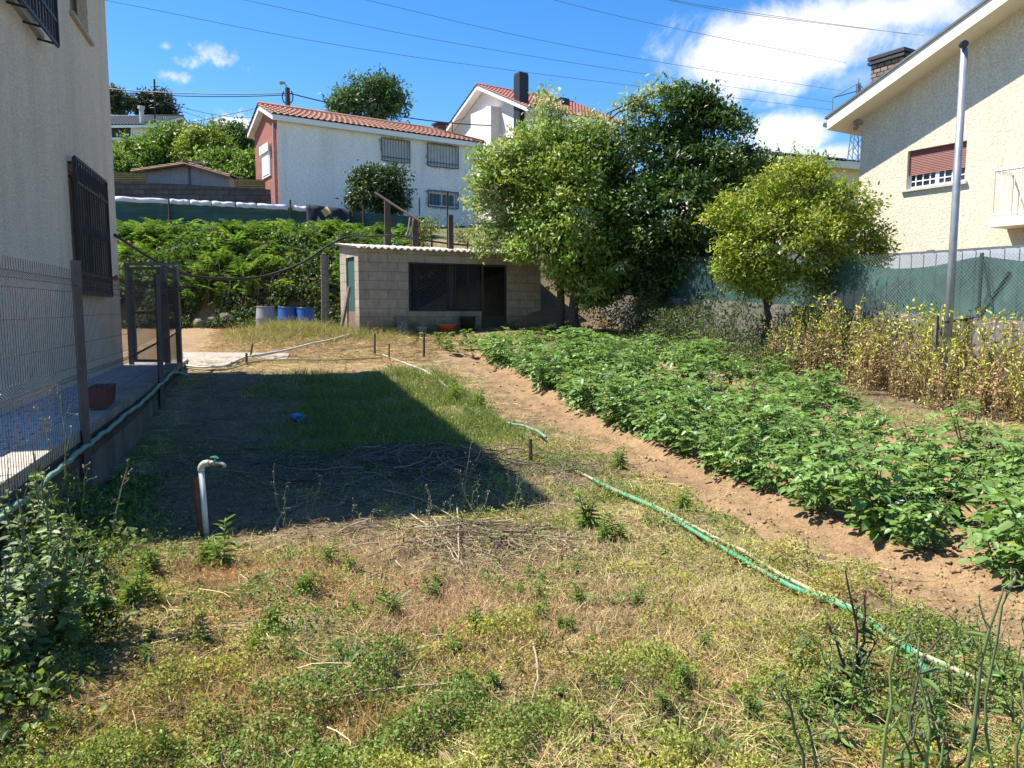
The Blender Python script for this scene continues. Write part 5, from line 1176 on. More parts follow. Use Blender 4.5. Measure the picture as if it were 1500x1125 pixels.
hz_ = [((196, 235, 38, 30), 46, 'bright green bushy tree at the left of the hillside clump', 0), ((247, 218, 42, 34), 48, 'tall bright green tree second from left in the hillside clump', 0), ((300, 214, 34, 30), 47, 'yellowish green tree in the middle of the hillside clump', 1), ((335, 203, 32, 20), 54, 'finer dark green tree behind the hillside clump', 2), ((322, 246, 44, 24), 45, 'low bushy green tree in front of the beige house', 0), ((372, 250, 30, 24), 44, 'green shrub like tree beside the brick gable', 0), ((175, 250, 24, 18), 44, 'low green tree by the left house corner above the cane fence', 0)]
HC = [[(.15, .24, .035), (.11, .18, .03), (.21, .29, .05)], [(.24, .30, .04), (.16, .23, .035), (.29, .34, .06)], [(.10, .17, .05), (.075, .13, .04)]]
for i, (q, Y, lab, ci) in enumerate(hz_):
    px, py, rx, ry = q; c = at(px, py, Y); gzb = min(gz(c[0], c[1]), c[2] - 1.2)
    lb_ = lobes_px([(px, py, rx * .8, ry * .85), (px - rx * .5, py + ry * .25, rx * .55, ry * .6), (px + rx * .5, py + ry * .2, rx * .55, ry * .62), (px + rx * .15, py - ry * .45, rx * .5, ry * .5), (px, py + ry * .7, rx * .9, ry * .6)], Y)
    tree('hillside_tree', lab, 'tree', (c[0], c[1], gzb), [c - np.array([0, 0, .6])], lb_, 240, 34, .26, .12, HC[ci], .18, 'trees on the hillside at left', spread=.32, seed=10 + i)
for i, (q, lab, cc) in enumerate((((180, 145, 22, 14), 'sparse far eucalyptus beside the left house edge', (.07, .10, .06)), ((216, 153, 11, 15), 'far small dark conifer left of the antenna mast', (.035, .055, .035)), ((240, 163, 17, 26), 'far feathery eucalyptus just right of the antenna mast', (.06, .08, .055)))):
    px, py, rx, ry = q; Y = 88; c = at(px, py, Y)
    if i == 0: lb_ = lobes_px([(166, 143, 9, 10), (182, 150, 8, 7), (198, 152, 7, 6), (170, 158, 8, 6)], Y)
    elif i == 1: lb_ = lobes_px([(216, 143, 4, 5), (216, 152, 8, 7), (216, 162, 11, 7)], Y)
    else: lb_ = lobes_px([(236, 145, 9, 9), (243, 158, 12, 12), (240, 175, 12, 12), (250, 170, 7, 10), (236, 188, 8, 8)], Y)
    tree('far_tree', lab, 'tree', (c[0], c[1], min(c[2] - 4, gz(c[0], c[1]))), [c], lb_, 230, 14, .45, .16, [cc, tuple(v * .75 for v in cc)], .25, spread=.5, gap=.22, seed=30 + i)

# ------------------------------------------------------------------ bracken bank
n = 1500; Y_ = rng.uniform(21.7, 25.2, n); X_ = rng.uniform(-.62, -.135, n) * Y_ + .3; Z_ = h(X_, Y_)
clump = vnoise(X_ * .9, Y_ * .9, 44); hgt = .65 + .65 * clump
f = FB(); az = rng.uniform(-3.4, 1.2, n); lean = rng.uniform(.1, .85, n); ln = hgt * rng.uniform(.8, 1.25, n); u = np.linspace(0, 1, 7)
dirh = np.stack([np.cos(az), np.sin(az)], 1)
def arcs(base, dirh, ln, lean, u):
    hor = (lean * ln)[:, None] * (u ** 1.6)[None]; ver = ln[:, None] * (u - .38 * u ** 2.4)[None]
    return np.stack([base[:, 0:1] + dirh[:, 0:1] * hor, base[:, 1:2] + dirh[:, 1:2] * hor, base[:, 2:3] + ver], 2)
A = arcs(np.stack([X_, Y_, Z_], 1), dirh, ln, lean, u); f.tubes(A, .006, vary((.10, .14, .03), n), .4, 3)
fc = vary(pick([(.15, .26, .05), (.105, .195, .042), (.22, .32, .075), (.075, .14, .035)], n), n, .12, .05)
for k in range(13):
    e = .3 + .68 * k / 12; i = e * 6; i0 = np.minimum(int(i), 5); P = A[:, i0] + (A[:, i0 + 1] - A[:, i0]) * (i - i0); T = unit(A[:, i0 + 1] - A[:, i0])
    for s in (-1, 1):
        sd_ = unit(np.cross(T, np.array([0, 0, 1.]))) * s; D = unit(sd_ + T * .45 + rng.normal(size=(n, 3)) * .1); L_ = (ln * .24 * (1 - .8 * (e - .3) / .7) + .03) * rng.uniform(.6, 1.25, n)
        f.leaf4(P, D, np.cross(sd_, T) * s + np.array([0, 0, .3]), L_, L_ * .34, vary(fc, n, .08, .03), .1, .25)
tag(f.build('bracken', LEAF), kind='stuff'); 
n = 38000; Y_ = 21.0 + 2.8 * rng.random(n) ** 1.2; X_ = rng.uniform(-.62, -.15, n) * Y_; Z_ = h(X_, Y_)
over = rng.random(n) ** 1.4 * (.35 + .9 * vnoise(X_ * 1.1, Y_ * .8, 91)) * (.3 + .7 * sstep(21.0, 22.0, Y_ + .4 * vnoise(X_ * 2, Y_ * 2, 5))); P = np.stack([X_, Y_ - .35 * over, Z_ + over], 1)
keep = (vnoise(X_ * 1.6, Z_ * 2.2 + over * 2, 63) > .24) & (over > .02); P = P[keep]; n = len(P); f = FB()
f.leaf6(P, unit(rdir(n, -.1) + np.array([0, -.5, 0])), rdir(n, .7), rng.uniform(.06, .13, n), rng.uniform(.04, .075, n), vary(pick([(.075, .125, .035), (.11, .17, .05), (.05, .08, .03), (.17, .21, .12), (.19, .13, .08)], n, [.33, .3, .22, .1, .05]), n), .1, .1)
k = 260; Yb = rng.uniform(21.8, 23, k); Xb = rng.uniform(-.6, -.15, k) * Yb; bz = h(Xb, Yb); az = rng.normal(-1.57, .6, k); u = np.linspace(0, 1, 8)
dh = np.stack([np.cos(az), np.sin(az)], 1); ln = rng.uniform(.8, 1.9, k); Pt = np.stack([Xb[:, None] + dh[:, :1] * ln[:, None] * u, Yb[:, None] + dh[:, 1:] * ln[:, None] * u * .7, bz[:, None] + .3 + ln[:, None] * (1.0 * u - 1.55 * u ** 2)], 2)
f.tubes(Pt, .006, vary((.12, .075, .05), k), .4, 3); tag(f.build('brambles', LEAF), kind='stuff')
# shrubs on the terrace right of the shed roof
tree('sunlit_shrub', 'loose yellowish shrub behind the shed roof beside the dark wooden post', 'shrub', at(632, 352, 22.5) * [1, 1, 0] + [0, 0, 2.4], [at(632, 345, 22.5)], lobes_px([(630, 335, 18, 16), (648, 345, 20, 12), (615, 345, 14, 10)], 22.5), 150, 14, .10, .045, [(.17, .21, .05), (.22, .24, .08)], .03, gap=.25, spread=.14, seed=41, twigs=3)
tree('bare_shrub', 'greyish twiggy shrub between the shed roof and the light green tree', 'shrub', at(685, 355, 22) * [1, 1, 0] + [0, 0, 2.2], [at(685, 348, 22)], lobes_px([(685, 335, 24, 18), (705, 320, 16, 22), (672, 345, 16, 10)], 22), 90, 10, .07, .03, [(.16, .17, .09), (.20, .18, .11)], .03, gap=.2, spread=.16, seed=42, twigs=9)

# ------------------------------------------------------------------ ground vegetation
def scatter(n, y0, y1, pw=0.0, xl=-.78, xr=.78):
    """points spread over the garden, denser close by"""
    u = rng.random(n)
    Y = np.exp(np.log(y0) + (np.log(y1) - np.log(y0)) * u) if pw == 0 else (y0 ** pw + (y1 ** pw - y0 ** pw) * u) ** (1 / pw)
    X = rng.uniform(xl, xr, n) * (Y + .3); ok = (fence_d(X, Y) > .06) & (wall_d(X, Y) < -.02); return X[ok], Y[ok]
def in_bed(x, y, m=0): b = bedx(x, y); return (b > -.5 - m) & (b < 4.0) & (y < 16)
GRASSC = at(520, 590, 10.5)
def lush(x, y):
    fd = fence_d(x, y); j = (fbm(x * 1.5, y * 1.5, 61) - .5) * 1.2
    a = sstep(.9, 2.3, fd + j * 1.1) * sstep(7.7, 8.6, y + j * .6) * (1 - sstep(13.2, 14.0, y + j)) * (bedx(x, y) < -1.4)
    b = sstep(-2.6, -2.1, bedx(x, y) + j * .4) * (1 - sstep(-1.25, -.95, bedx(x, y) + j * .6)) * sstep(4.8, 6, y) * (1 - sstep(14, 15.5, y))
    return a, b
# 1. low leafy ground cover
n = 560000; X, Y = scatter(n, 1.9, 13)
s_, g_, st_, l_ = region(X, Y); cl = fbm(X * 2.3, Y * 2.3, 71); cl2 = fbm(X * .9 + 4, Y * .9, 72)
la, lbb = lush(X, Y)
pk = np.clip(sstep(.44, .60, cl * .55 + cl2 * .45 + .17 * (1 - sstep(2.7, 4.9, Y + .5 * X * (X < 0)))) + .06, 0, 1) * (1 - .97 * np.clip(s_, 0, 1)) * (1 - .8 * l_)
dryz = sstep(3.1, 3.9, Y + (cl2 - .5) * 1.6) * (1 - sstep(5.6, 6.6, Y)) * (X < 1.5); pk = pk * (1 - .5 * dryz); pk = np.maximum(pk, .75 * lbb * (cl > .42)); pk = pk * (1 - .6 * (Y > 8))
k = rng.random(len(X)) < pk; X, Y, cl, cl2 = X[k], Y[k], cl[k], cl2[k]; n = len(X)
cm = sstep(.42, .72, fbm(X * 5, Y * 5, 73)); hh = (.012 + .12 * cm) * rng.random(n) ** .7; Z = h(X, Y) + hh
hue = fbm(X * 1.4, Y * 1.4, 75); base = np.where((hue > .56)[:, None], np.array([[.36, .36, .07]]), np.where((hue > .45)[:, None], np.array([[.27, .32, .06]]), np.array([[.17, .25, .045]])))
base = base * (1 - .3 * cm * rng.random(n))[:, None]; red = (fbm(X * 2.1 + 9, Y * 2.1, 76) > .62) & (rng.random(n) < .3); base = np.where(red[:, None], np.array([[.38, .24, .09]]), base)
L_ = (.008 + .007 * rng.random(n)) * (1 + Y / 8); f = FB()
f.leaf4(np.stack([X, Y, Z], 1), rdir(n, .25), rdir(n, 1.1), L_, L_ * .62, vary(base, n, .2, .06), .1, .1); tag(f.build('ground_cover', LEAF), kind='stuff')
# 2. dry grass: fine bent blades, straw to rust coloured, most of them lying
def blades(n_, X, Y, ln, colr, w, upr, K=4, zoff=0.0, name='dry_grass', mt=DRY):
    m = len(X); az = rng.uniform(0, 2 * np.pi, m); u = np.linspace(0, 1, K); Z = h(X, Y) + zoff
    hor = np.stack([np.cos(az), np.sin(az)], 1); el = np.clip(upr, .02, .98)[:, None]; bend = rng.uniform(.1, .9, m)[:, None]
    P = np.stack([X[:, None] + hor[:, :1] * ln[:, None] * (u * (1 - el) + bend * el * u ** 2 * .6), Y[:, None] + hor[:, 1:] * ln[:, None] * (u * (1 - el) + bend * el * u ** 2 * .6),
                  Z[:, None] + .004 + ln[:, None] * el * (u - .4 * bend * u ** 2)], 2)
    f = FB(); f.ribbon(P, w, colr); return tag(f.build(name, mt), kind='stuff')
n = 170000; X, Y = scatter(n, 1.95, 21)
s_, g_, st_, l_ = region(X, Y); cl = fbm(X * 1.9, Y * 1.9, 81); c3 = fbm(X * 4.5, Y * 4.5, 82); la, lbb = lush(X, Y)
pk = np.clip(sstep(.36, .56, cl), .12, 1) * (1 - .93 * s_) * (1 - .45 * l_) * (.5 + .5 * sstep(.35, .55, c3)); pk = np.where(Y > 13.5, np.maximum(pk * .5, st_ * .9), pk)
k = rng.random(len(X)) < pk; X, Y, cl, l_ = X[k], Y[k], cl[k], l_[k]; n = len(X); hue = fbm(X * 1.6 + 3, Y * 1.6, 83)
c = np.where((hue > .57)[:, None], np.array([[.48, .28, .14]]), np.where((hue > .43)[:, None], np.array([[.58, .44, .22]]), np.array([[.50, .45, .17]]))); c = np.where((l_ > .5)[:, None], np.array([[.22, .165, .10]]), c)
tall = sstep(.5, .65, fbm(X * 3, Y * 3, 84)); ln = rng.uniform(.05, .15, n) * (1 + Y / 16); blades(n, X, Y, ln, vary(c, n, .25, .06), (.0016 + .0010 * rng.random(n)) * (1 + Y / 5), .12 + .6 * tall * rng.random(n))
TX, TY, TC = [], [], []
for px, py, rr, m_, c in ((920, 850, .34, 5200, (.60, .47, .27)), (985, 900, .30, 4200, (.54, .40, .22)), (800, 880, .30, 3600, (.50, .33, .19)), (620, 900, .34, 4200, (.52, .33, .20)), (450, 830, .30, 3000, (.50, .32, .16)), (300, 850, .26, 2600, (.52, .30, .13)), (690, 900, .24, 2400, (.56, .40, .22)), (860, 770, .3, 2600, (.58, .48, .24)), (1060, 930, .3, 3200, (.54, .46, .20)), (560, 820, .34, 3000, (.55, .44, .24)), (740, 960, .26, 2600, (.50, .34, .17)), (1010, 1010, .24, 2200, (.50, .32, .17)), (330, 1000, .24, 1800, (.50, .36, .17)), (1120, 870, .26, 2200, (.52, .46, .18)), (860, 1000, .24, 2000, (.50, .36, .2)), (540, 1050, .18, 1800, (.48, .28, .11)), (790, 720, .3, 2200, (.56, .47, .22))):
    g = gnd(px, py); m_ = int(m_ * .75); TX.append(g[0] + rng.normal(size=m_) * rr * 1.15); TY.append(g[1] + rng.normal(size=m_) * rr * .9); TC.append(np.repeat([c], m_, 0))
X, Y, c = np.concatenate(TX), np.concatenate(TY), np.concatenate(TC); n = len(X); blades(n, X, Y, rng.uniform(.04, .15, n) * (.5 + .9 * vnoise(X * 7, Y * 7, 8)), vary(c, n, .22, .05), (.0013 + .0009 * rng.random(n)) * (1 + Y / 6), rng.uniform(.2, .9, n), 4, name='tufted_dry_grass')
# 3. green grass: lush patch in the house shadow, verge along the hose, scattered tufts
n = 150000; X, Y = scatter(n, 4.0, 16, .6, -.5, .3); la, lbb = lush(X, Y); c3 = fbm(X * 2.2, Y * 2.2, 86)
k = rng.random(len(X)) < np.clip(la * (.35 + .65 * sstep(.35, .5, c3)) + lbb * .45 * sstep(.42, .55, c3), 0, 1); X, Y, la, c3 = X[k], Y[k], la[k], c3[k]; n = len(X)
ln = rng.uniform(.08, .22, n) * (.45 + .75 * la) * (.6 + .8 * c3); c = pick([(.13, .20, .04), (.17, .24, .05), (.24, .26, .08), (.10, .16, .035)], n)
blades(n, X, Y, ln, vary(c, n, .2, .06), (.004 + .003 * rng.random(n)) * (1 + Y / 14), rng.uniform(.45, .95, n), 4, name='grass', mt=LEAF)
# 4. straw litter and stems
n = 6500; X, Y = scatter(n, 2, 20); s_, g_, st_, l_ = region(X, Y); k = rng.random(len(X)) < np.clip(.5 + .5 * l_ + .4 * st_ - .96 * s_, .02, 1); X, Y, l_ = X[k], Y[k], l_[k]; n = len(X)
az = rng.uniform(0, 2 * np.pi, n); cv = rng.normal(size=n) * .8; u = np.linspace(-.5, .5, 6); ln = rng.uniform(.08, .45, n)
a_ = az[:, None] + cv[:, None] * u; px_ = X[:, None] + np.cumsum(np.cos(a_), 1) * ln[:, None] / 6; py_ = Y[:, None] + np.cumsum(np.sin(a_), 1) * ln[:, None] / 6
P = np.stack([px_, py_, h(px_, py_) + .006 + rng.random(n)[:, None] * .04 + .03 * rng.normal(size=(n, 1)) * u], 2); f = FB()
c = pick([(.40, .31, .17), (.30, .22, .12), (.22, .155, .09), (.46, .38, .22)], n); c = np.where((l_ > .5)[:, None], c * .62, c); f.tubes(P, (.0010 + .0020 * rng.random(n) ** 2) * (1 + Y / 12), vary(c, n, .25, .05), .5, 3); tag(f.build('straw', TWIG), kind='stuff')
# 5. clods and crumbs of soil
def crumbs(name, X, Y, r, c, zk=.35):
    n = len(X); o = np.array([[1, 0, 0], [0, 1, 0], [-1, 0, 0], [0, -1, 0], [0, 0, 1], [0, 0, -1.]]); T = np.array([[0, 1, 4], [1, 2, 4], [2, 3, 4], [3, 0, 4], [1, 0, 5], [2, 1, 5], [3, 2, 5], [0, 3, 5]])
    a = rng.uniform(0, 6.3, n); ca, sa = np.cos(a), np.sin(a); V = o[None] * r[:, None, None] * (.6 + .8 * rng.random((n, 6, 1))) * np.array([1, 1, .75]); V = np.stack([V[..., 0] * ca[:, None] - V[..., 1] * sa[:, None], V[..., 0] * sa[:, None] + V[..., 1] * ca[:, None], V[..., 2]], 2) + np.stack([X, Y, h(X, Y) + r * zk], 1)[:, None]
    f = FB(); f.add(V, (np.arange(n)[:, None, None] * 6 + T[None]), np.repeat(vary(c, n, .16, .04), 6, 0)); return tag(f.build(name, attrmat('soil_crumb', .95, .1)), kind='stuff')
n = 26000; X, Y = scatter(n, 2.4, 16, 0, -.3, .75); s_, g_, st_, l_ = region(X, Y); k = rng.random(len(X)) < s_ * (.3 + .7 * sstep(.45, .6, fbm(X * 3, Y * 3, 88))); X, Y = X[k], Y[k]; n = len(X)
crumbs('soil_clods', X, Y, (.003 + .017 * rng.random(n) ** 5) * (1 + Y / 16), (.27, .175, .095), .12)
n = 11000; X, Y = scatter(n, 2.0, 9, 0, -.75, .5); k = fbm(X * 2.7, Y * 2.7, 89) > .53; X, Y = X[k], Y[k]; n = len(X); crumbs('dry_crumbs', X, Y, .004 + .016 * rng.random(n) ** 4, (.17, .115, .07))

# ------------------------------------------------------------------ potato plants
def proto(name, label, cat, group):
    o = thing(name, label, cat, (0, 0, 0), group); return o
def potato(seed, flower):
    global rng
    o = proto('potato_plant', 'bushy green potato plant' + (' with pale flowers' if flower else '') + ' growing in the rows of the brown soil bed', 'potato plant', 'potato plants in the soil bed')
    f = FB(); fs = FB(); ff = FB(); ns = rng.integers(6, 9)
    for s in range(ns):
        a = 2 * math.pi * s / ns + rng.normal() * .3; H = rng.uniform(.26, .60); out = rng.uniform(.10, .30); u = np.linspace(0, 1, 7)
        P = np.stack([np.cos(a) * out * u ** 1.3, np.sin(a) * out * u ** 1.3, H * (u - .12 * u ** 2)], 1); fs.tubes(P[None], .0075, np.array([[.11, .17, .05]]), .5, 5)
        for k in range(10):
            e = .14 + .86 * k / 9; b = np.array([np.interp(e, u, P[:, i]) for i in range(3)]); aa = a + k * 2.4 + rng.normal() * .3; LL = rng.uniform(.12, .20) * (1 - .25 * (e > .9)); w = np.linspace(0, 1, 5); el = rng.uniform(.1, .75) + .3 * (e > .85)
            R_ = np.stack([b[0] + np.cos(aa) * LL * w, b[1] + np.sin(aa) * LL * w, b[2] + LL * (el * w - .55 * w ** 2)], 1); fs.tubes(R_[None], .003, np.array([[.12, .19, .05]]), .5, 3)
            cc = np.array([[.135, .24, .062]]) * np.exp(rng.normal() * .2) + (np.array([[.10, .06, .0]]) if rng.random() < .05 else 0)
            cc = cc + np.array([[.03, .03, .005]]) * (e > .75)
            for e2, sz in ((.35, .5), (.6, .75), (.84, .9), (1.0, 1.25)):
                q = np.array([np.interp(e2, w, R_[:, i]) for i in range(3)]); t = unit(R_[-1] - R_[0]); sd_ = np.cross(t, [0, 0, 1.]); sd_ /= np.linalg.norm(sd_) + 1e-9
                for sg in ((-1, 1) if e2 < 1 else (0,)):
                    D = unit(t * (.45 if sg else 1) + sd_ * sg + np.array([0, 0, rng.normal() * .22 - .05])); l = .068 * sz * rng.uniform(.85, 1.15)
                    f.leaf6(q[None], D[None], np.array([[rng.normal() * .28, rng.normal() * .28, 1.]]), l, l * .66, vary(cc, 1, .08, .03), rng.uniform(-.02, .18), rng.uniform(.05, .35))
        if flower and s % 3 == 0:
            tp = P[-1] + np.array([0, 0, .06]); fs.tubes(np.array([[P[-1], (P[-1] + tp) / 2, tp]]), .003, np.array([[.13, .19, .06]]), .8, 3)
            for _ in range(6):
                c = tp + rng.normal(size=3) * np.array([.025, .025, .012]); m = 5; an = np.arange(m) * 2 * np.pi / m
                D = np.stack([np.cos(an), np.sin(an), np.full(m, .25)], 1); ff.leaf4(np.repeat(c[None], m, 0), D, np.repeat([[0, 0, 1.]], m, 0), .017, .014, np.repeat([[.68, .60, .68]], m, 0), 0, 0)
    f.build('foliage', GLOSS, o); fs.build('stem', STEM, o)
    if flower: ff.build('flower', LEAF, o)
    return o
PK = [potato(i, i in (2, 4)) for i in range(6)]; used = set()
spots = []
for r in range(6):
    for j in range(40):
        y = 3.15 + j * .325 + rng.normal() * .05; x = 2.16 - .297 * (y - 6.8) + r * .76 + rng.normal() * .05 + .02
        if y > 15.6: continue
        if rng.random() < (.18 if r >= 3 else .10): continue
        if abs(x) > .80 * y + .6 or wall_d(x, y) > -.8: continue
        skip = False
        for px, py, rr in ((990, 556, .55), (1090, 585, .5), (1370, 655, .75), (1060, 560, .3)):
            g = gnd(px, py)
            if math.hypot(g[0] - x, g[1] - y) < rr: skip = True
        if r >= 3 and y < 5.0: skip = True
        if r == 5 and 8.6 < y < 10.4: skip = True
        if not skip: spots.append((x, y, r))
for i, (x, y, r) in enumerate(spots):
    far_ = y > 9; k = int(rng.choice([0, 1, 3, 5])) if rng.random() > (.42 if far_ else .12) else int(rng.choice([2, 4]))
    sc = rng.uniform(.72, 1.28) * (1.0 if r < 4 else .88); loc = (x, y, gz(x, y) - .01); rz = rng.uniform(0, 6.28); tl = rng.normal() * .06
    if k not in used: used.add(k); o = PK[k]; o.location = Vector([float(v) for v in loc]); o.rotation_euler = (tl, 0, rz); o.scale = (sc,) * 3
    else: dup(PK[k], loc, rz, sc, rx=tl)
for k in range(6):
    if k not in used: PK[k].location = (2.3, 5.0, gz(2.3, 5.0))
# bean seedlings in front of the shed
def seedling(i):
    o = proto('bean_seedling', 'small light green bean seedling in the strip of soil before the shed', 'seedling', 'bean seedlings before the shed'); f = FB(); fs = FB()
    for s in range(5):
        a = rng.uniform(0, 6.28); H = rng.uniform(.1, .2); tp = np.array([math.cos(a) * .07, math.sin(a) * .07, H]); fs.tubes(np.array([[np.zeros(3), tp * .5 + [0, 0, .02], tp]]), .004, np.array([[.14, .2, .05]]), .6, 3)
        m = 5; an = rng.uniform(0, 6.28, m); D = np.stack([np.cos(an), np.sin(an), rng.normal(size=m) * .2], 1); f.leaf6(np.repeat(tp[None], m, 0) + rng.normal(size=(m, 3)) * .012, D, np.repeat([[0, 0, 1.]], m, 0) + rng.normal(size=(m, 3)) * .25, .085, .065, vary((.17, .24, .055), m, .15), .1, .15)
    f.build('foliage', LEAF, o); fs.build('stem', STEM, o); return o
BS = [seedling(i) for i in range(3)]; c_ = 0
for rr, (ya, yb) in enumerate(((500, 497), (507, 503), (515, 510), (524, 517))):
    for px in np.arange(625 + rr * 12, 880 - rr * 45, 12):
        g = gnd(px + rng.normal() * 4, ya + (yb - ya) * (px - 625) / 250 + rng.normal() * 1.2)
        if in_bed(g[0], g[1], -.2) and g[1] < 15.3: continue
        if c_ < 3: o = BS[c_]; o.location = Vector([float(v) for v in g]); c_ += 1
        else: dup(BS[int(rng.integers(0, 3))], g, rng.uniform(0, 6.28), rng.uniform(.8, 1.3))
# withered broad beans by the right wall
def bean(i, green):
    o = proto('withered_bean_plant', ('yellowing' if green else 'brown withered') + ' broad bean plant in the tangle along the right wall', 'bean plant', 'withered bean plants along the right wall'); f = FB(); fs = FB()
    for s in range(rng.integers(4, 7)):
        a = rng.uniform(0, 6.28); H = rng.uniform(.75, 1.35); ln = rng.uniform(.05, .4); u = np.linspace(0, 1, 8); P = np.stack([math.cos(a) * (.05 + ln * u ** 1.5), math.sin(a) * (.05 + ln * u ** 1.5), H * u], 1) + rng.normal(size=(8, 3)) * .012
        fs.tubes(P[None], .007, np.array([[.33, .29, .12]]) if green else np.array([[.20, .14, .08]]), .5, 4)
        m = 26; e = rng.uniform(.05, 1, m); b = np.stack([np.interp(e, u, P[:, i]) for i in range(3)], 1) + rng.normal(size=(m, 3)) * .03
        if green: c = np.where((e > .6)[:, None], np.array([[.44, .44, .08]]), np.array([[.46, .36, .14]]))
        else: c = pick([(.46, .32, .16), (.36, .23, .11), (.52, .40, .2)], m)
        f.leaf6(b, rdir(m, .25 if green else -.35), rdir(m, .4), rng.uniform(.05, .09, m), rng.uniform(.02, .04, m), vary(c, m, .2, .06), .25, .3)
    f.build('foliage', DRY, o); fs.build('stem', STEM, o); return o
BP = [bean(0, False), bean(1, True), bean(2, False), bean(3, True)]; used = set(); tot = 0
bs = [(-3.3 + 6.2 * ((i_ * .618034) % 1) + rng.normal() * .1, rng.uniform(-1.95, -.4)) for i_ in range(185)]
for a, d in bs:
    p = RF(a, d, 0)
    if d < -1.55 and rng.random() < .4: continue
    pf = .8 if d > -1.1 else .4; k = int(rng.choice([1, 3])) if rng.random() < pf else int(rng.choice([0, 2])); loc = (p[0], p[1], gz(p[0], p[1]) - .02); sc = rng.uniform(.75, 1.12) * (.72 if d < -1.3 else 1)
    if k not in used: used.add(k); o = BP[k]; o.location = Vector([float(v) for v in loc]); o.scale = (sc,) * 3
    else: dup(BP[k], loc, rng.uniform(0, 6.28), sc)
# undergrowth in the shade of the trees
n = 120000; Y = rng.uniform(11, 21, n); X = rng.uniform(-1.5, 7.5, n); wd = wall_d(X, Y); k = (wd < -.05) & (wd > -3.0) & ~in_bed(X, Y, .1) & (Y > 12.2 - .3 * wd); X, Y, wd = X[k], Y[k], wd[k]
hm = (.14 + 1.15 * sstep(-2.3, -.6, wd)) * (.35 + 1.0 * fbm(X * 1.3, Y * 1.3, 93)) * (1 - .7 * (Y > 17.5) * (wd < -1.4)); n = len(X); hz0 = rng.random(n) ** .8 * hm; k = (fbm(X * 2.5, Y * 2.5 + hz0 * 3, 94) > .36); X, Y, hz0 = X[k], Y[k], hz0[k]; n = len(X); f = FB()
f.leaf4(np.stack([X, Y, h(X, Y) + hz0], 1), rdir(n, .3), rdir(n, .8), rng.uniform(.04, .09, n), rng.uniform(.02, .045, n), vary(pick([(.085, .13, .035), (.06, .095, .03), (.13, .16, .05), (.13, .085, .075)], n, [.4, .3, .17, .13]), n, .2), .1, .15); tag(f.build('undergrowth', LEAF), kind='stuff')
# heap-edge grass tuft on the straw by the barrels
n = 5200; X = np.concatenate([rng.normal(-5.4, .75, n // 2), rng.normal(-4.2, .8, n // 2)]); Y = np.concatenate([rng.normal(17.6, .45, n // 2), rng.normal(18.3, .5, n // 2)]); k = fence_d(X, Y) > .5; X, Y = X[k], Y[k]; n = len(X)
blades(n, X, Y, rng.uniform(.15, .5, n), vary(pick([(.30, .28, .10), (.20, .24, .06), (.42, .33, .16)], n), n), .009, rng.uniform(.4, .9, n), 4, name='rank_grass', mt=LEAF)
n = 22000; X = rng.uniform(-10, -1.5, n); Y = rng.uniform(14.6, 21.6, n); k = fence_d(X, Y) > .3; X, Y = X[k], Y[k]; n = len(X)
blades(n, X, Y, rng.uniform(.1, .35, n), vary(pick([(.36, .25, .13), (.30, .17, .09), (.42, .32, .17), (.22, .24, .07)], n), n), .008, rng.uniform(.02, .25, n), 4, name='cut_hay')

# ------------------------------------------------------------------ individual weeds
def tip_h(gp, px, py):
    return at(px, py, gp[1])
def stalk_weed(name, label, gp, tips, r, stemc, leafc, nleaf, ll, lw, buds=6, budc=(.16, .19, .08), budr=.012, group=None, cat='weed', branch=3, curve=.1):
    """tall stem weed: each tip is a world point a main stem reaches; leaves clasp the stem, buds on forked ends"""
    t = thing(name, label, cat, gp, group); fs = FB(); fl = FB(); fbd = FB(); gp = np.array(gp, float)
    for tp in tips:
        tp = np.array(tp, float); L = np.linalg.norm(tp - gp); u = np.linspace(0, 1, 9)[:, None]; side = rng.normal(size=3) * np.array([1, 1, 0]) * curve * L
        P = gp + (tp - gp) * u + side * np.sin(np.pi * u) + rng.normal(size=(9, 3)) * .006; P[0, 2] -= .03; fs.tubes(P[None], r, vary(stemc, 1, .1), .45, 6)
        for k in range(nleaf):
            e = rng.uniform(.08, .85); b = np.array([np.interp(e, u[:, 0], P[:, i]) for i in range(3)]); a = k * 2.4 + rng.normal() * .4; D = np.array([math.cos(a), math.sin(a), rng.uniform(-.1, .7)]); sz = ll * (1.15 - .7 * e) * rng.uniform(.7, 1.2)
            fl.leaf6(b[None], D[None], np.array([[rng.normal() * .3, rng.normal() * .3, 1.]]), sz, sz * lw, vary(leafc, 1, .16), .12, rng.uniform(.1, .5))
        for k in range(branch):
            e = rng.uniform(.55, .95) if k else 1.0; b = np.array([np.interp(e, u[:, 0], P[:, i]) for i in range(3)]); d = unit(np.array([rng.normal() * .6, rng.normal() * .4, 1.1])) * L * rng.uniform(.06, .2) if k else unit(tp - gp) * .02
            q = np.stack([b, b + d * .5 + rng.normal(size=3) * .006, b + d]); fs.tubes(q[None], r * .4, vary(stemc, 1, .1), .6, 4)
            for _ in range(max(1, buds // branch)):
                c = q[-1] + rng.normal(size=3) * budr * 2.2; 
                o = np.array([[1, 0, 0], [0, 1, 0], [-1, 0, 0], [0, -1, 0], [0, 0, 1.9], [0, 0, -1.3]]) * budr * .72 * rng.uniform(.5, 1.1); T = np.array([[0, 1, 4], [1, 2, 4], [2, 3, 4], [3, 0, 4], [1, 0, 5], [2, 1, 5], [3, 2, 5], [0, 3, 5]])
                fs.add(c + o, T, np.repeat(vary(budc, 1, .25), 6, 0)); fs.tubes(np.array([[q[-1], (q[-1] + c) / 2, c]]), r * .25, vary(stemc, 1, .1), .9, 3)
    if fl.n: fl.build('foliage', LEAF, t)
    fs.build('stem', STEM, t)
    return t
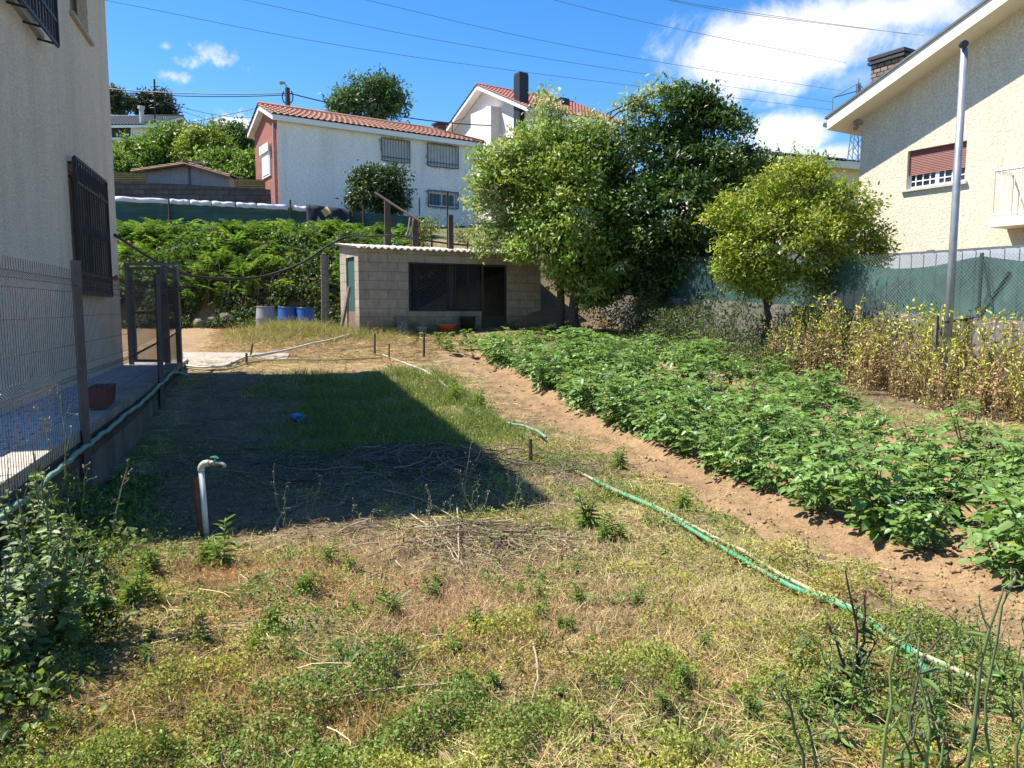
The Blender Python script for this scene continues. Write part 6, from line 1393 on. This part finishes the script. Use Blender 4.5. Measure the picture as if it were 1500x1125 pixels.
def off(px, Y): x = at(px, 1000, Y)[0]; return np.array([x, Y, gz(x, Y)])
GRN = (.15, .21, .055); LGR = (.11, .17, .045); PUR = (.07, .035, .04)
g = off(1432, 2.15); stalk_weed('sow_thistle', 'tallest thick green thistle stem rising at the lower right corner', g, [tip_h(g, 1462, 870)], .008, (.17, .21, .08), LGR, 5, .13, .3, 9, (.13, .15, .08), .011, branch=4, curve=.04)
g = off(1492, 2.2); stalk_weed('sow_thistle', 'budding thistle at the right frame edge behind the tallest stem', g, [tip_h(g, 1490, 845), tip_h(g, 1510, 900)], .006, (.15, .18, .07), LGR, 5, .1, .3, 9, (.13, .15, .09), .010, branch=4)
g = off(1305, 2.05); stalk_weed('sow_thistle', 'bent green thistle with a curled stem left of the tallest stem', g, [tip_h(g, 1312, 950), tip_h(g, 1340, 930)], .0068, (.17, .22, .07), LGR, 5, .11, .35, 8, (.13, .15, .08), .011, branch=3, curve=.06)
g = off(1192, 2.1); stalk_weed('sow_thistle', 'short dark budded thistle at the bottom edge, leftmost of the right group', g, [tip_h(g, 1145, 1015), tip_h(g, 1170, 1040)], .007, (.09, .11, .05), LGR, 4, .09, .3, 7, (.10, .11, .06), .012, branch=3)
g = off(1385, 2.4); stalk_weed('sow_thistle', 'purple stemmed thistle between the curled stem and the tallest stem', g, [tip_h(g, 1372, 930), tip_h(g, 1430, 985), tip_h(g, 1350, 985)], .0065, (.10, .065, .05), LGR, 7, .09, .32, 9, (.11, .13, .07), .012, branch=3)
g = off(1345, 2.15); stalk_weed('sow_thistle', 'low leafy thistle in front at the bottom edge beside the curled stem', g, [tip_h(g, 1355, 1030), tip_h(g, 1385, 1060), tip_h(g, 1320, 1070)], .006, (.13, .17, .06), LGR, 9, .1, .32, 8, (.11, .13, .07), .011, branch=3)
g = gnd(1250, 1012); stalk_weed('purple_weed', 'dark purple stemmed weed standing across the green hose at lower right', g, [tip_h(g, 1236, 838), tip_h(g, 1268, 872), tip_h(g, 1212, 915), tip_h(g, 1285, 940)], .0075, PUR, (.10, .15, .045), 16, .075, .35, 6, (.12, .14, .06), .007, branch=4, curve=.04)
g = gnd(1300, 910); stalk_weed('weed_stalk', 'thin stalk in the bare soil right of the purple stemmed weed', g, [tip_h(g, 1302, 838)], .003, (.16, .13, .08), LGR, 3, .04, .3, 4, (.14, .13, .08), .006)
# big weeds by the left fence
for i, (px, py, tips, lab) in enumerate(((40, 985, [(20, 720), (70, 745), (-10, 700), (45, 800), (95, 790)], 'large shrubby weed with small grey green leaves at the left edge by the fence'), (85, 960, [(110, 760), (60, 700), (128, 800), (92, 830)], 'leafy green weed in front of the near fence post, right of the large one'), (10, 1010, [(-20, 850), (40, 880), (5, 820), (60, 900)], 'low dark weed at the left edge under the large shrubby one'), (120, 930, [(135, 820), (105, 845), (150, 860)], 'small leafy weed right of the others below the fence post'), (30, 880, [(10, 690), (70, 720), (48, 660), (-20, 740)], 'tall leafy weed right against the fence behind the large shrubby one'), (95, 850, [(100, 740), (125, 770), (75, 755)], 'leafy weed half in shade right beneath the near fence post'))):
    g = gnd(px, py); stalk_weed('shrubby_weed', lab, g, [tip_h(g, *q) for q in tips], .007, (.13, .15, .08), (.20, .29, .09) if i % 2 else (.24, .30, .15), 58, .072, .6, 9, (.3, .3, .2), .007, branch=5, curve=.12)
for i, (px, py, tips, lab) in enumerate(((62, 800, [(88, 582), (60, 600)], 'tall budding weed in front of the wire fence left of the near post'), (20, 790, [(10, 625), (26, 640)], 'budding weed before the wire fence at the left edge'), (165, 800, [(186, 686)], 'pale bent stalk with a cream bud standing right of the near fence post'), (120, 800, [(95, 700), (128, 690)], 'thin flowering weed leaning against the near fence post'))):
    g = gnd(px, py); stalk_weed('weed_stalk', lab, g, [tip_h(g, *q) for q in tips], .006, (.17, .20, .09) if i != 2 else (.26, .27, .13), LGR, 5, .07, .4, 10, (.30, .28, .18), .010, branch=4, curve=.05)
# dry seed stalks in front of the vine heap
st = [((418, 775), (399, 690), (420, 712)), ((452, 765), (470, 700), (455, 715)), ((488, 760), (512, 722), (500, 735)), ((545, 770), (520, 735), (552, 748)), ((627, 762), (622, 715), (630, 728)), ((655, 760), (660, 730), (650, 738)), ((678, 745), (690, 655), (703, 665)), ((700, 752), (675, 690), (705, 702)), ((735, 742), (746, 672), (738, 680)), ((752, 752), (770, 695), (760, 712)), ((690, 765), (715, 720), (700, 735)), ((815, 720), (817, 650), (820, 668)), ((848, 700), (852, 655), (842, 668)), ((600, 690), (602, 642), (596, 655)), ((520, 600), (524, 572), (518, 580)), ((585, 580), (590, 545), (580, 552)), ((470, 545), (475, 508), (466, 515)), ((505, 545), (500, 512), (510, 520)), ((905, 700), (898, 660), (908, 670)), ((690, 615), (696, 575), (684, 585))]
for b, *tp in st:
    g = gnd(*b); stalk_weed('seed_stalk', 'thin dry seed stalk with small pale buds standing in the rough ground', g, [tip_h(g, *q) for q in tp], .0028, (.28, .24, .15), (.14, .17, .06), 4, .05, .3, 7, (.36, .33, .24), .006, 'dry seed stalks around the vine heap', branch=4)
# leafy upright fleabane
def fleabane(i):
    o = proto('leafy_weed', 'upright leafy weed with narrow bright green leaves on the dry foreground', 'weed', 'narrow leaved weeds in the foreground'); f = FB(); fs = FB()
    for s in range(2 + i % 2):
        H = rng.uniform(.16, .26) * (1 if s == 0 else .7); tp = np.array([rng.normal() * .05, rng.normal() * .05, H]); u = np.linspace(0, 1, 5)[:, None]; P = tp * u; fs.tubes(P[None], .005, np.array([[.16, .21, .07]]), .6, 5); m = 30
        e = np.linspace(.12, 1, m); a = np.arange(m) * 2.4; D = np.stack([np.cos(a), np.sin(a), .15 + 1.0 * e ** 3], 1); sz = .10 * (1.05 - .45 * e) * rng.uniform(.8, 1.1, m)
        f.leaf6(tp * e[:, None], D, np.repeat([[0, 0, 1.]], m, 0) + rng.normal(size=(m, 3)) * .2, sz, sz * .2, vary((.16, .24, .05), m, .15) , .2, .35)
    f.build('foliage', LEAF, o); fs.build('stem', STEM, o); return o
FBp = [fleabane(i) for i in range(3)]
for i, (px, py, ht) in enumerate(((328, 835, 70), (300, 830, 45), (222, 850, 55), (205, 890, 60), (190, 905, 60), (395, 925, 58), (575, 905, 50), (700, 925, 50), (722, 1010, 45), (298, 955, 45), (862, 780, 60), (885, 800, 50), (905, 795, 45), (850, 890, 40), (1000, 745, 40), (1160, 480, 10), (905, 690, 38), (700, 600, 35), (668, 590, 40), (640, 860, 28), (520, 900, 35), (480, 835, 40), (440, 880, 35), (1215, 1040, 70), (1180, 1060, 55), (160, 925, 45), (250, 1000, 45), (790, 880, 30), (935, 890, 35), (640, 940, 32)) + tuple((int(a_), int(b_), int(c_)) for a_, b_, c_ in zip(rng.uniform(130, 1240, 46), rng.uniform(800, 1110, 46), rng.uniform(18, 46, 46)) if a_ < 1000 or b_ > 900)):
    g = gnd(px, py); sc = ht / F * g[1] / .24
    if i < 3: o = FBp[i]; o.location = Vector([float(v) for v in g]); o.scale = (sc,) * 3
    else: dup(FBp[i % 3], g, rng.uniform(0, 6.28), sc)
# broad rosettes
def dock(i):
    o = proto('dock_weed', 'broad leaved dark green rosette weed on the foreground soil', 'weed', 'broad leaved rosettes in the foreground'); f = FB(); m = 16; a = np.arange(m) * 2.4 + rng.normal(size=m) * .2; D = np.stack([np.cos(a), np.sin(a), rng.uniform(.15, 1.2, m)], 1); sz = rng.uniform(.07, .2, m)
    f.leaf6(D * .02 * np.array([1, 1, .2]), D, np.repeat([[0, 0, 1.]], m, 0) + rng.normal(size=(m, 3)) * .3, sz, sz * rng.uniform(.28, .42, m), vary(pick([(.085, .15, .035), (.14, .21, .05)], m), m, .15), .12, rng.uniform(.1, .5)); f.build('foliage', LEAF, o); return o
DK = [dock(i) for i in range(3)]
for i, (px, py, ht) in enumerate(((500, 985, 70), (515, 965, 60), (480, 1000, 50), (660, 990, 35), (590, 1000, 30), (370, 1035, 40), (575, 885, 60), (855, 885, 50), (905, 885, 45), (385, 860, 35), (430, 830, 35), (620, 880, 30), (680, 1000, 40), (735, 950, 30), (960, 770, 35), (350, 800, 30), (540, 960, 40), (1065, 1110, 60), (1020, 1112, 50))):
    g = gnd(px, py); sc = ht / F * g[1] / .30
    if i < 3: o = DK[i]; o.location = Vector([float(v) for v in g]); o.scale = (sc,) * 3
    else: dup(DK[i % 3], g, rng.uniform(0, 6.28), sc)
# heap of dry vines in the shadow and the stubble in front of it
def vines(n, cx, cy, sx, sy, hgt, lmin, lmax, cols, r):
    X = cx + rng.normal(size=n) * sx; Y = cy + rng.normal(size=n) * sy; az = rng.normal(0.1, 1.25, n) + np.pi * rng.integers(0, 2, n); cv = rng.normal(size=n) * 1.7; u = np.linspace(-.5, .5, 9); ln = rng.uniform(lmin, lmax, n)
    a = az[:, None] + cv[:, None] * u + np.cumsum(rng.normal(size=(n, 9)) * .18, 1); px_ = X[:, None] + np.cumsum(np.cos(a), 1) * ln[:, None] / 9; py_ = Y[:, None] + np.cumsum(np.sin(a), 1) * ln[:, None] / 9
    top = hgt * np.exp(-((px_ - cx) / (sx * 1.6)) ** 2 - ((py_ - cy) / (sy * 1.6)) ** 2); z = h(px_, py_) + .01 + top * rng.random((n, 1)) + rng.normal(size=(n, 1)) * .12 * ln[:, None] * u * .6; z = np.maximum(z, h(px_, py_) + .008)
    f = FB(); f.tubes(np.stack([px_, py_, z], 2), r * (.6 + .8 * rng.random(n)), vary(pick(cols, n), n, .2, .05), .45, 4); return f
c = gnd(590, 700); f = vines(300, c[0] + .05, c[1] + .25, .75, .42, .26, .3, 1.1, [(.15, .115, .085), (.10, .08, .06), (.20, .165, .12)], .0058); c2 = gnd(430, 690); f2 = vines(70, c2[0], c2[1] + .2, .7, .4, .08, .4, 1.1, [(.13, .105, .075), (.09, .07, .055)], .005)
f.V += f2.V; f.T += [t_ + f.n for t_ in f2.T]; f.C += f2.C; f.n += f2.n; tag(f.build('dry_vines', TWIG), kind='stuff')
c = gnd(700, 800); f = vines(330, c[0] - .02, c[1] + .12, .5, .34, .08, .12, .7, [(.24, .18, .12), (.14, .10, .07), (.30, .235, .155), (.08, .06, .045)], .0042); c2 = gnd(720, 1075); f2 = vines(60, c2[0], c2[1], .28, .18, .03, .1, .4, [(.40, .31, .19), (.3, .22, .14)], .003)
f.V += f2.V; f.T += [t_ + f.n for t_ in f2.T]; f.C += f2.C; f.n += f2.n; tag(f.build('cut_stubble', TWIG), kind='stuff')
# larger branches one can pick up
br = [([(482, 1022), (560, 985), (620, 958), (680, 948)], 12, .007, 'long pale branch forking over the foreground weeds, the upper of two'), ([(470, 1030), (560, 1016), (660, 1014), (730, 1008)], 10, .006, 'long straight pale branch lying below the forked one'), ([(598, 1118), (612, 1060), (640, 1030), (720, 1030)], 18, .006, 'arched pale branch curving over the clover at bottom centre'),
      ([(672, 1028), (700, 1062), (724, 1082)], 10, .006, 'short pale branch sloping down to the cut stump of stalks'), ([(781, 950), (788, 1000), (775, 1050)], 26, .0055, 'upright bent pale stalk leaning in the dry foreground'), ([(596, 752), (640, 790), (672, 838)], 14, .007, 'thick pale stem sloping out of the stubble, leftmost of three'), ([(632, 760), (655, 800), (680, 845)], 14, .006, 'pale stem sloping out of the stubble, middle of three'), ([(669, 742), (672, 790), (672, 840)], 40, .007, 'pale stem standing almost upright in the stubble, right of two sloping ones'),
      ([(400, 780), (415, 755), (440, 745), (470, 742)], 6, .011, 'thick crooked root at the sunlit edge of the vine heap'), ([(388, 850), (410, 890), (428, 925)], 8, .006, 'straight pale stick lying by a green weed, left of its neighbour'), ([(392, 852), (430, 880), (470, 905)], 8, .005, 'longer pale stick crossing the first by a green weed'), ([(560, 722), (620, 740), (680, 770)], 20, .006, 'long curved vine stem at the lit front of the heap'), ([(560, 640), (566, 680), (564, 705)], 45, .007, 'forked grey branch standing in the middle of the dark vine heap'), ([(586, 665), (570, 690), (564, 705)], 25, .005, 'right fork of the grey branch in the vine heap'), ([(410, 1118), (460, 1100), (500, 1090)], 6, .005, 'short pale stick at the bottom edge, left of centre'), ([(860, 760), (900, 775), (870, 800)], 4, .004, 'thin looped stem on the dry grass beside the green hose')]
for pxs, hh_, r, lab in br:
    pts = [gnd(*q) for q in pxs]; k = len(pts); pts = [p + np.array([0, 0, r + .012 + (hh_ / 1000.) * math.sin(math.pi * (i + .35) / (k - .3))]) for i, p in enumerate(pts)]; sp = smooth_path(pts, 5); n_ = len(sp)
    sp = [p + rng.normal(size=3) * r * .35 for p in sp]; o = MB().tube(sp, [r * (1 - .5 * i / n_) for i in range(n_)], 6).build('branch', mat('pale_branch', (.42, .34, .22), .85, (.28, .21, .14), 18) if 'grey' not in lab and 'root' not in lab else mat('grey_branch', (.26, .22, .18), .9, (.17, .14, .11), 18), None, True); tag(o, lab, 'branch')

# weeds crowding the foot of the terrace wall
n = 9000; A = rng.uniform(-4.2, 1.0, n); D = np.abs(rng.normal(size=n)) * .22 + .05; hgt = .75 * np.exp(-D * 2.2) * fbm(A * 2, D * 3, 44) * 1.5 * (1 - sstep(-1.0, .8, A)); P = np.array([FF(a, d, 0) for a, d in zip(A, D)]); X, Y = P[:, 0], P[:, 1]; zz = rng.random(n) ** .8 * hgt; f = FB()
f.leaf6(np.stack([X, Y, h(X, Y) + zz], 1), rdir(n, .3), rdir(n, .8), rng.uniform(.025, .07, n), rng.uniform(.012, .035, n), vary(pick([(.14, .21, .055), (.20, .26, .09), (.10, .15, .04)], n), n, .2), .1, .2); tag(f.build('wall_weeds', LEAF), kind='stuff')

for px, py, hh_, k in ((1195, 1040, 110, 2), (1275, 1060, 120, 3), (1330, 1010, 90, 2), (1400, 1040, 130, 3), (1460, 1020, 120, 3), (1490, 1070, 150, 2), (1230, 1100, 90, 2), (1370, 1100, 110, 3), (1170, 980, 60, 2), (1300, 985, 70, 2), (1425, 960, 70, 2)):
    g = gnd(px, py); stalk_weed('budding_weed', 'thin leafy budding weed among the tangle at the lower right corner', g, [tip_h(g, px + rng.normal() * 22, py - hh_ * rng.uniform(.7, 1.1)) for _ in range(k)], .0038, (.15, .19, .07), (.17, .25, .07), 16, .06, .34, 8, (.14, .17, .08), .008, 'budding weeds at the lower right corner', branch=4, curve=.08)
# curled green and tan litter leaves plus short twigs to break up the dry turf
n = 5200; X, Y = scatter(n, 2.0, 7.5, 0, -.75, .45); k = region(X, Y)[0] < .3; X, Y = X[k], Y[k]; n = len(X); f = FB()
f.leaf6(np.stack([X, Y, h(X, Y) + .01 + .02 * rng.random(n)], 1), rdir(n, .1), rdir(n, .8), rng.uniform(.015, .055, n), rng.uniform(.008, .022, n), vary(pick([(.26, .17, .09), (.17, .11, .065), (.36, .27, .15), (.13, .19, .05)], n), n, .2), .25, .3); tag(f.build('leaf_litter', DRY), kind='stuff')
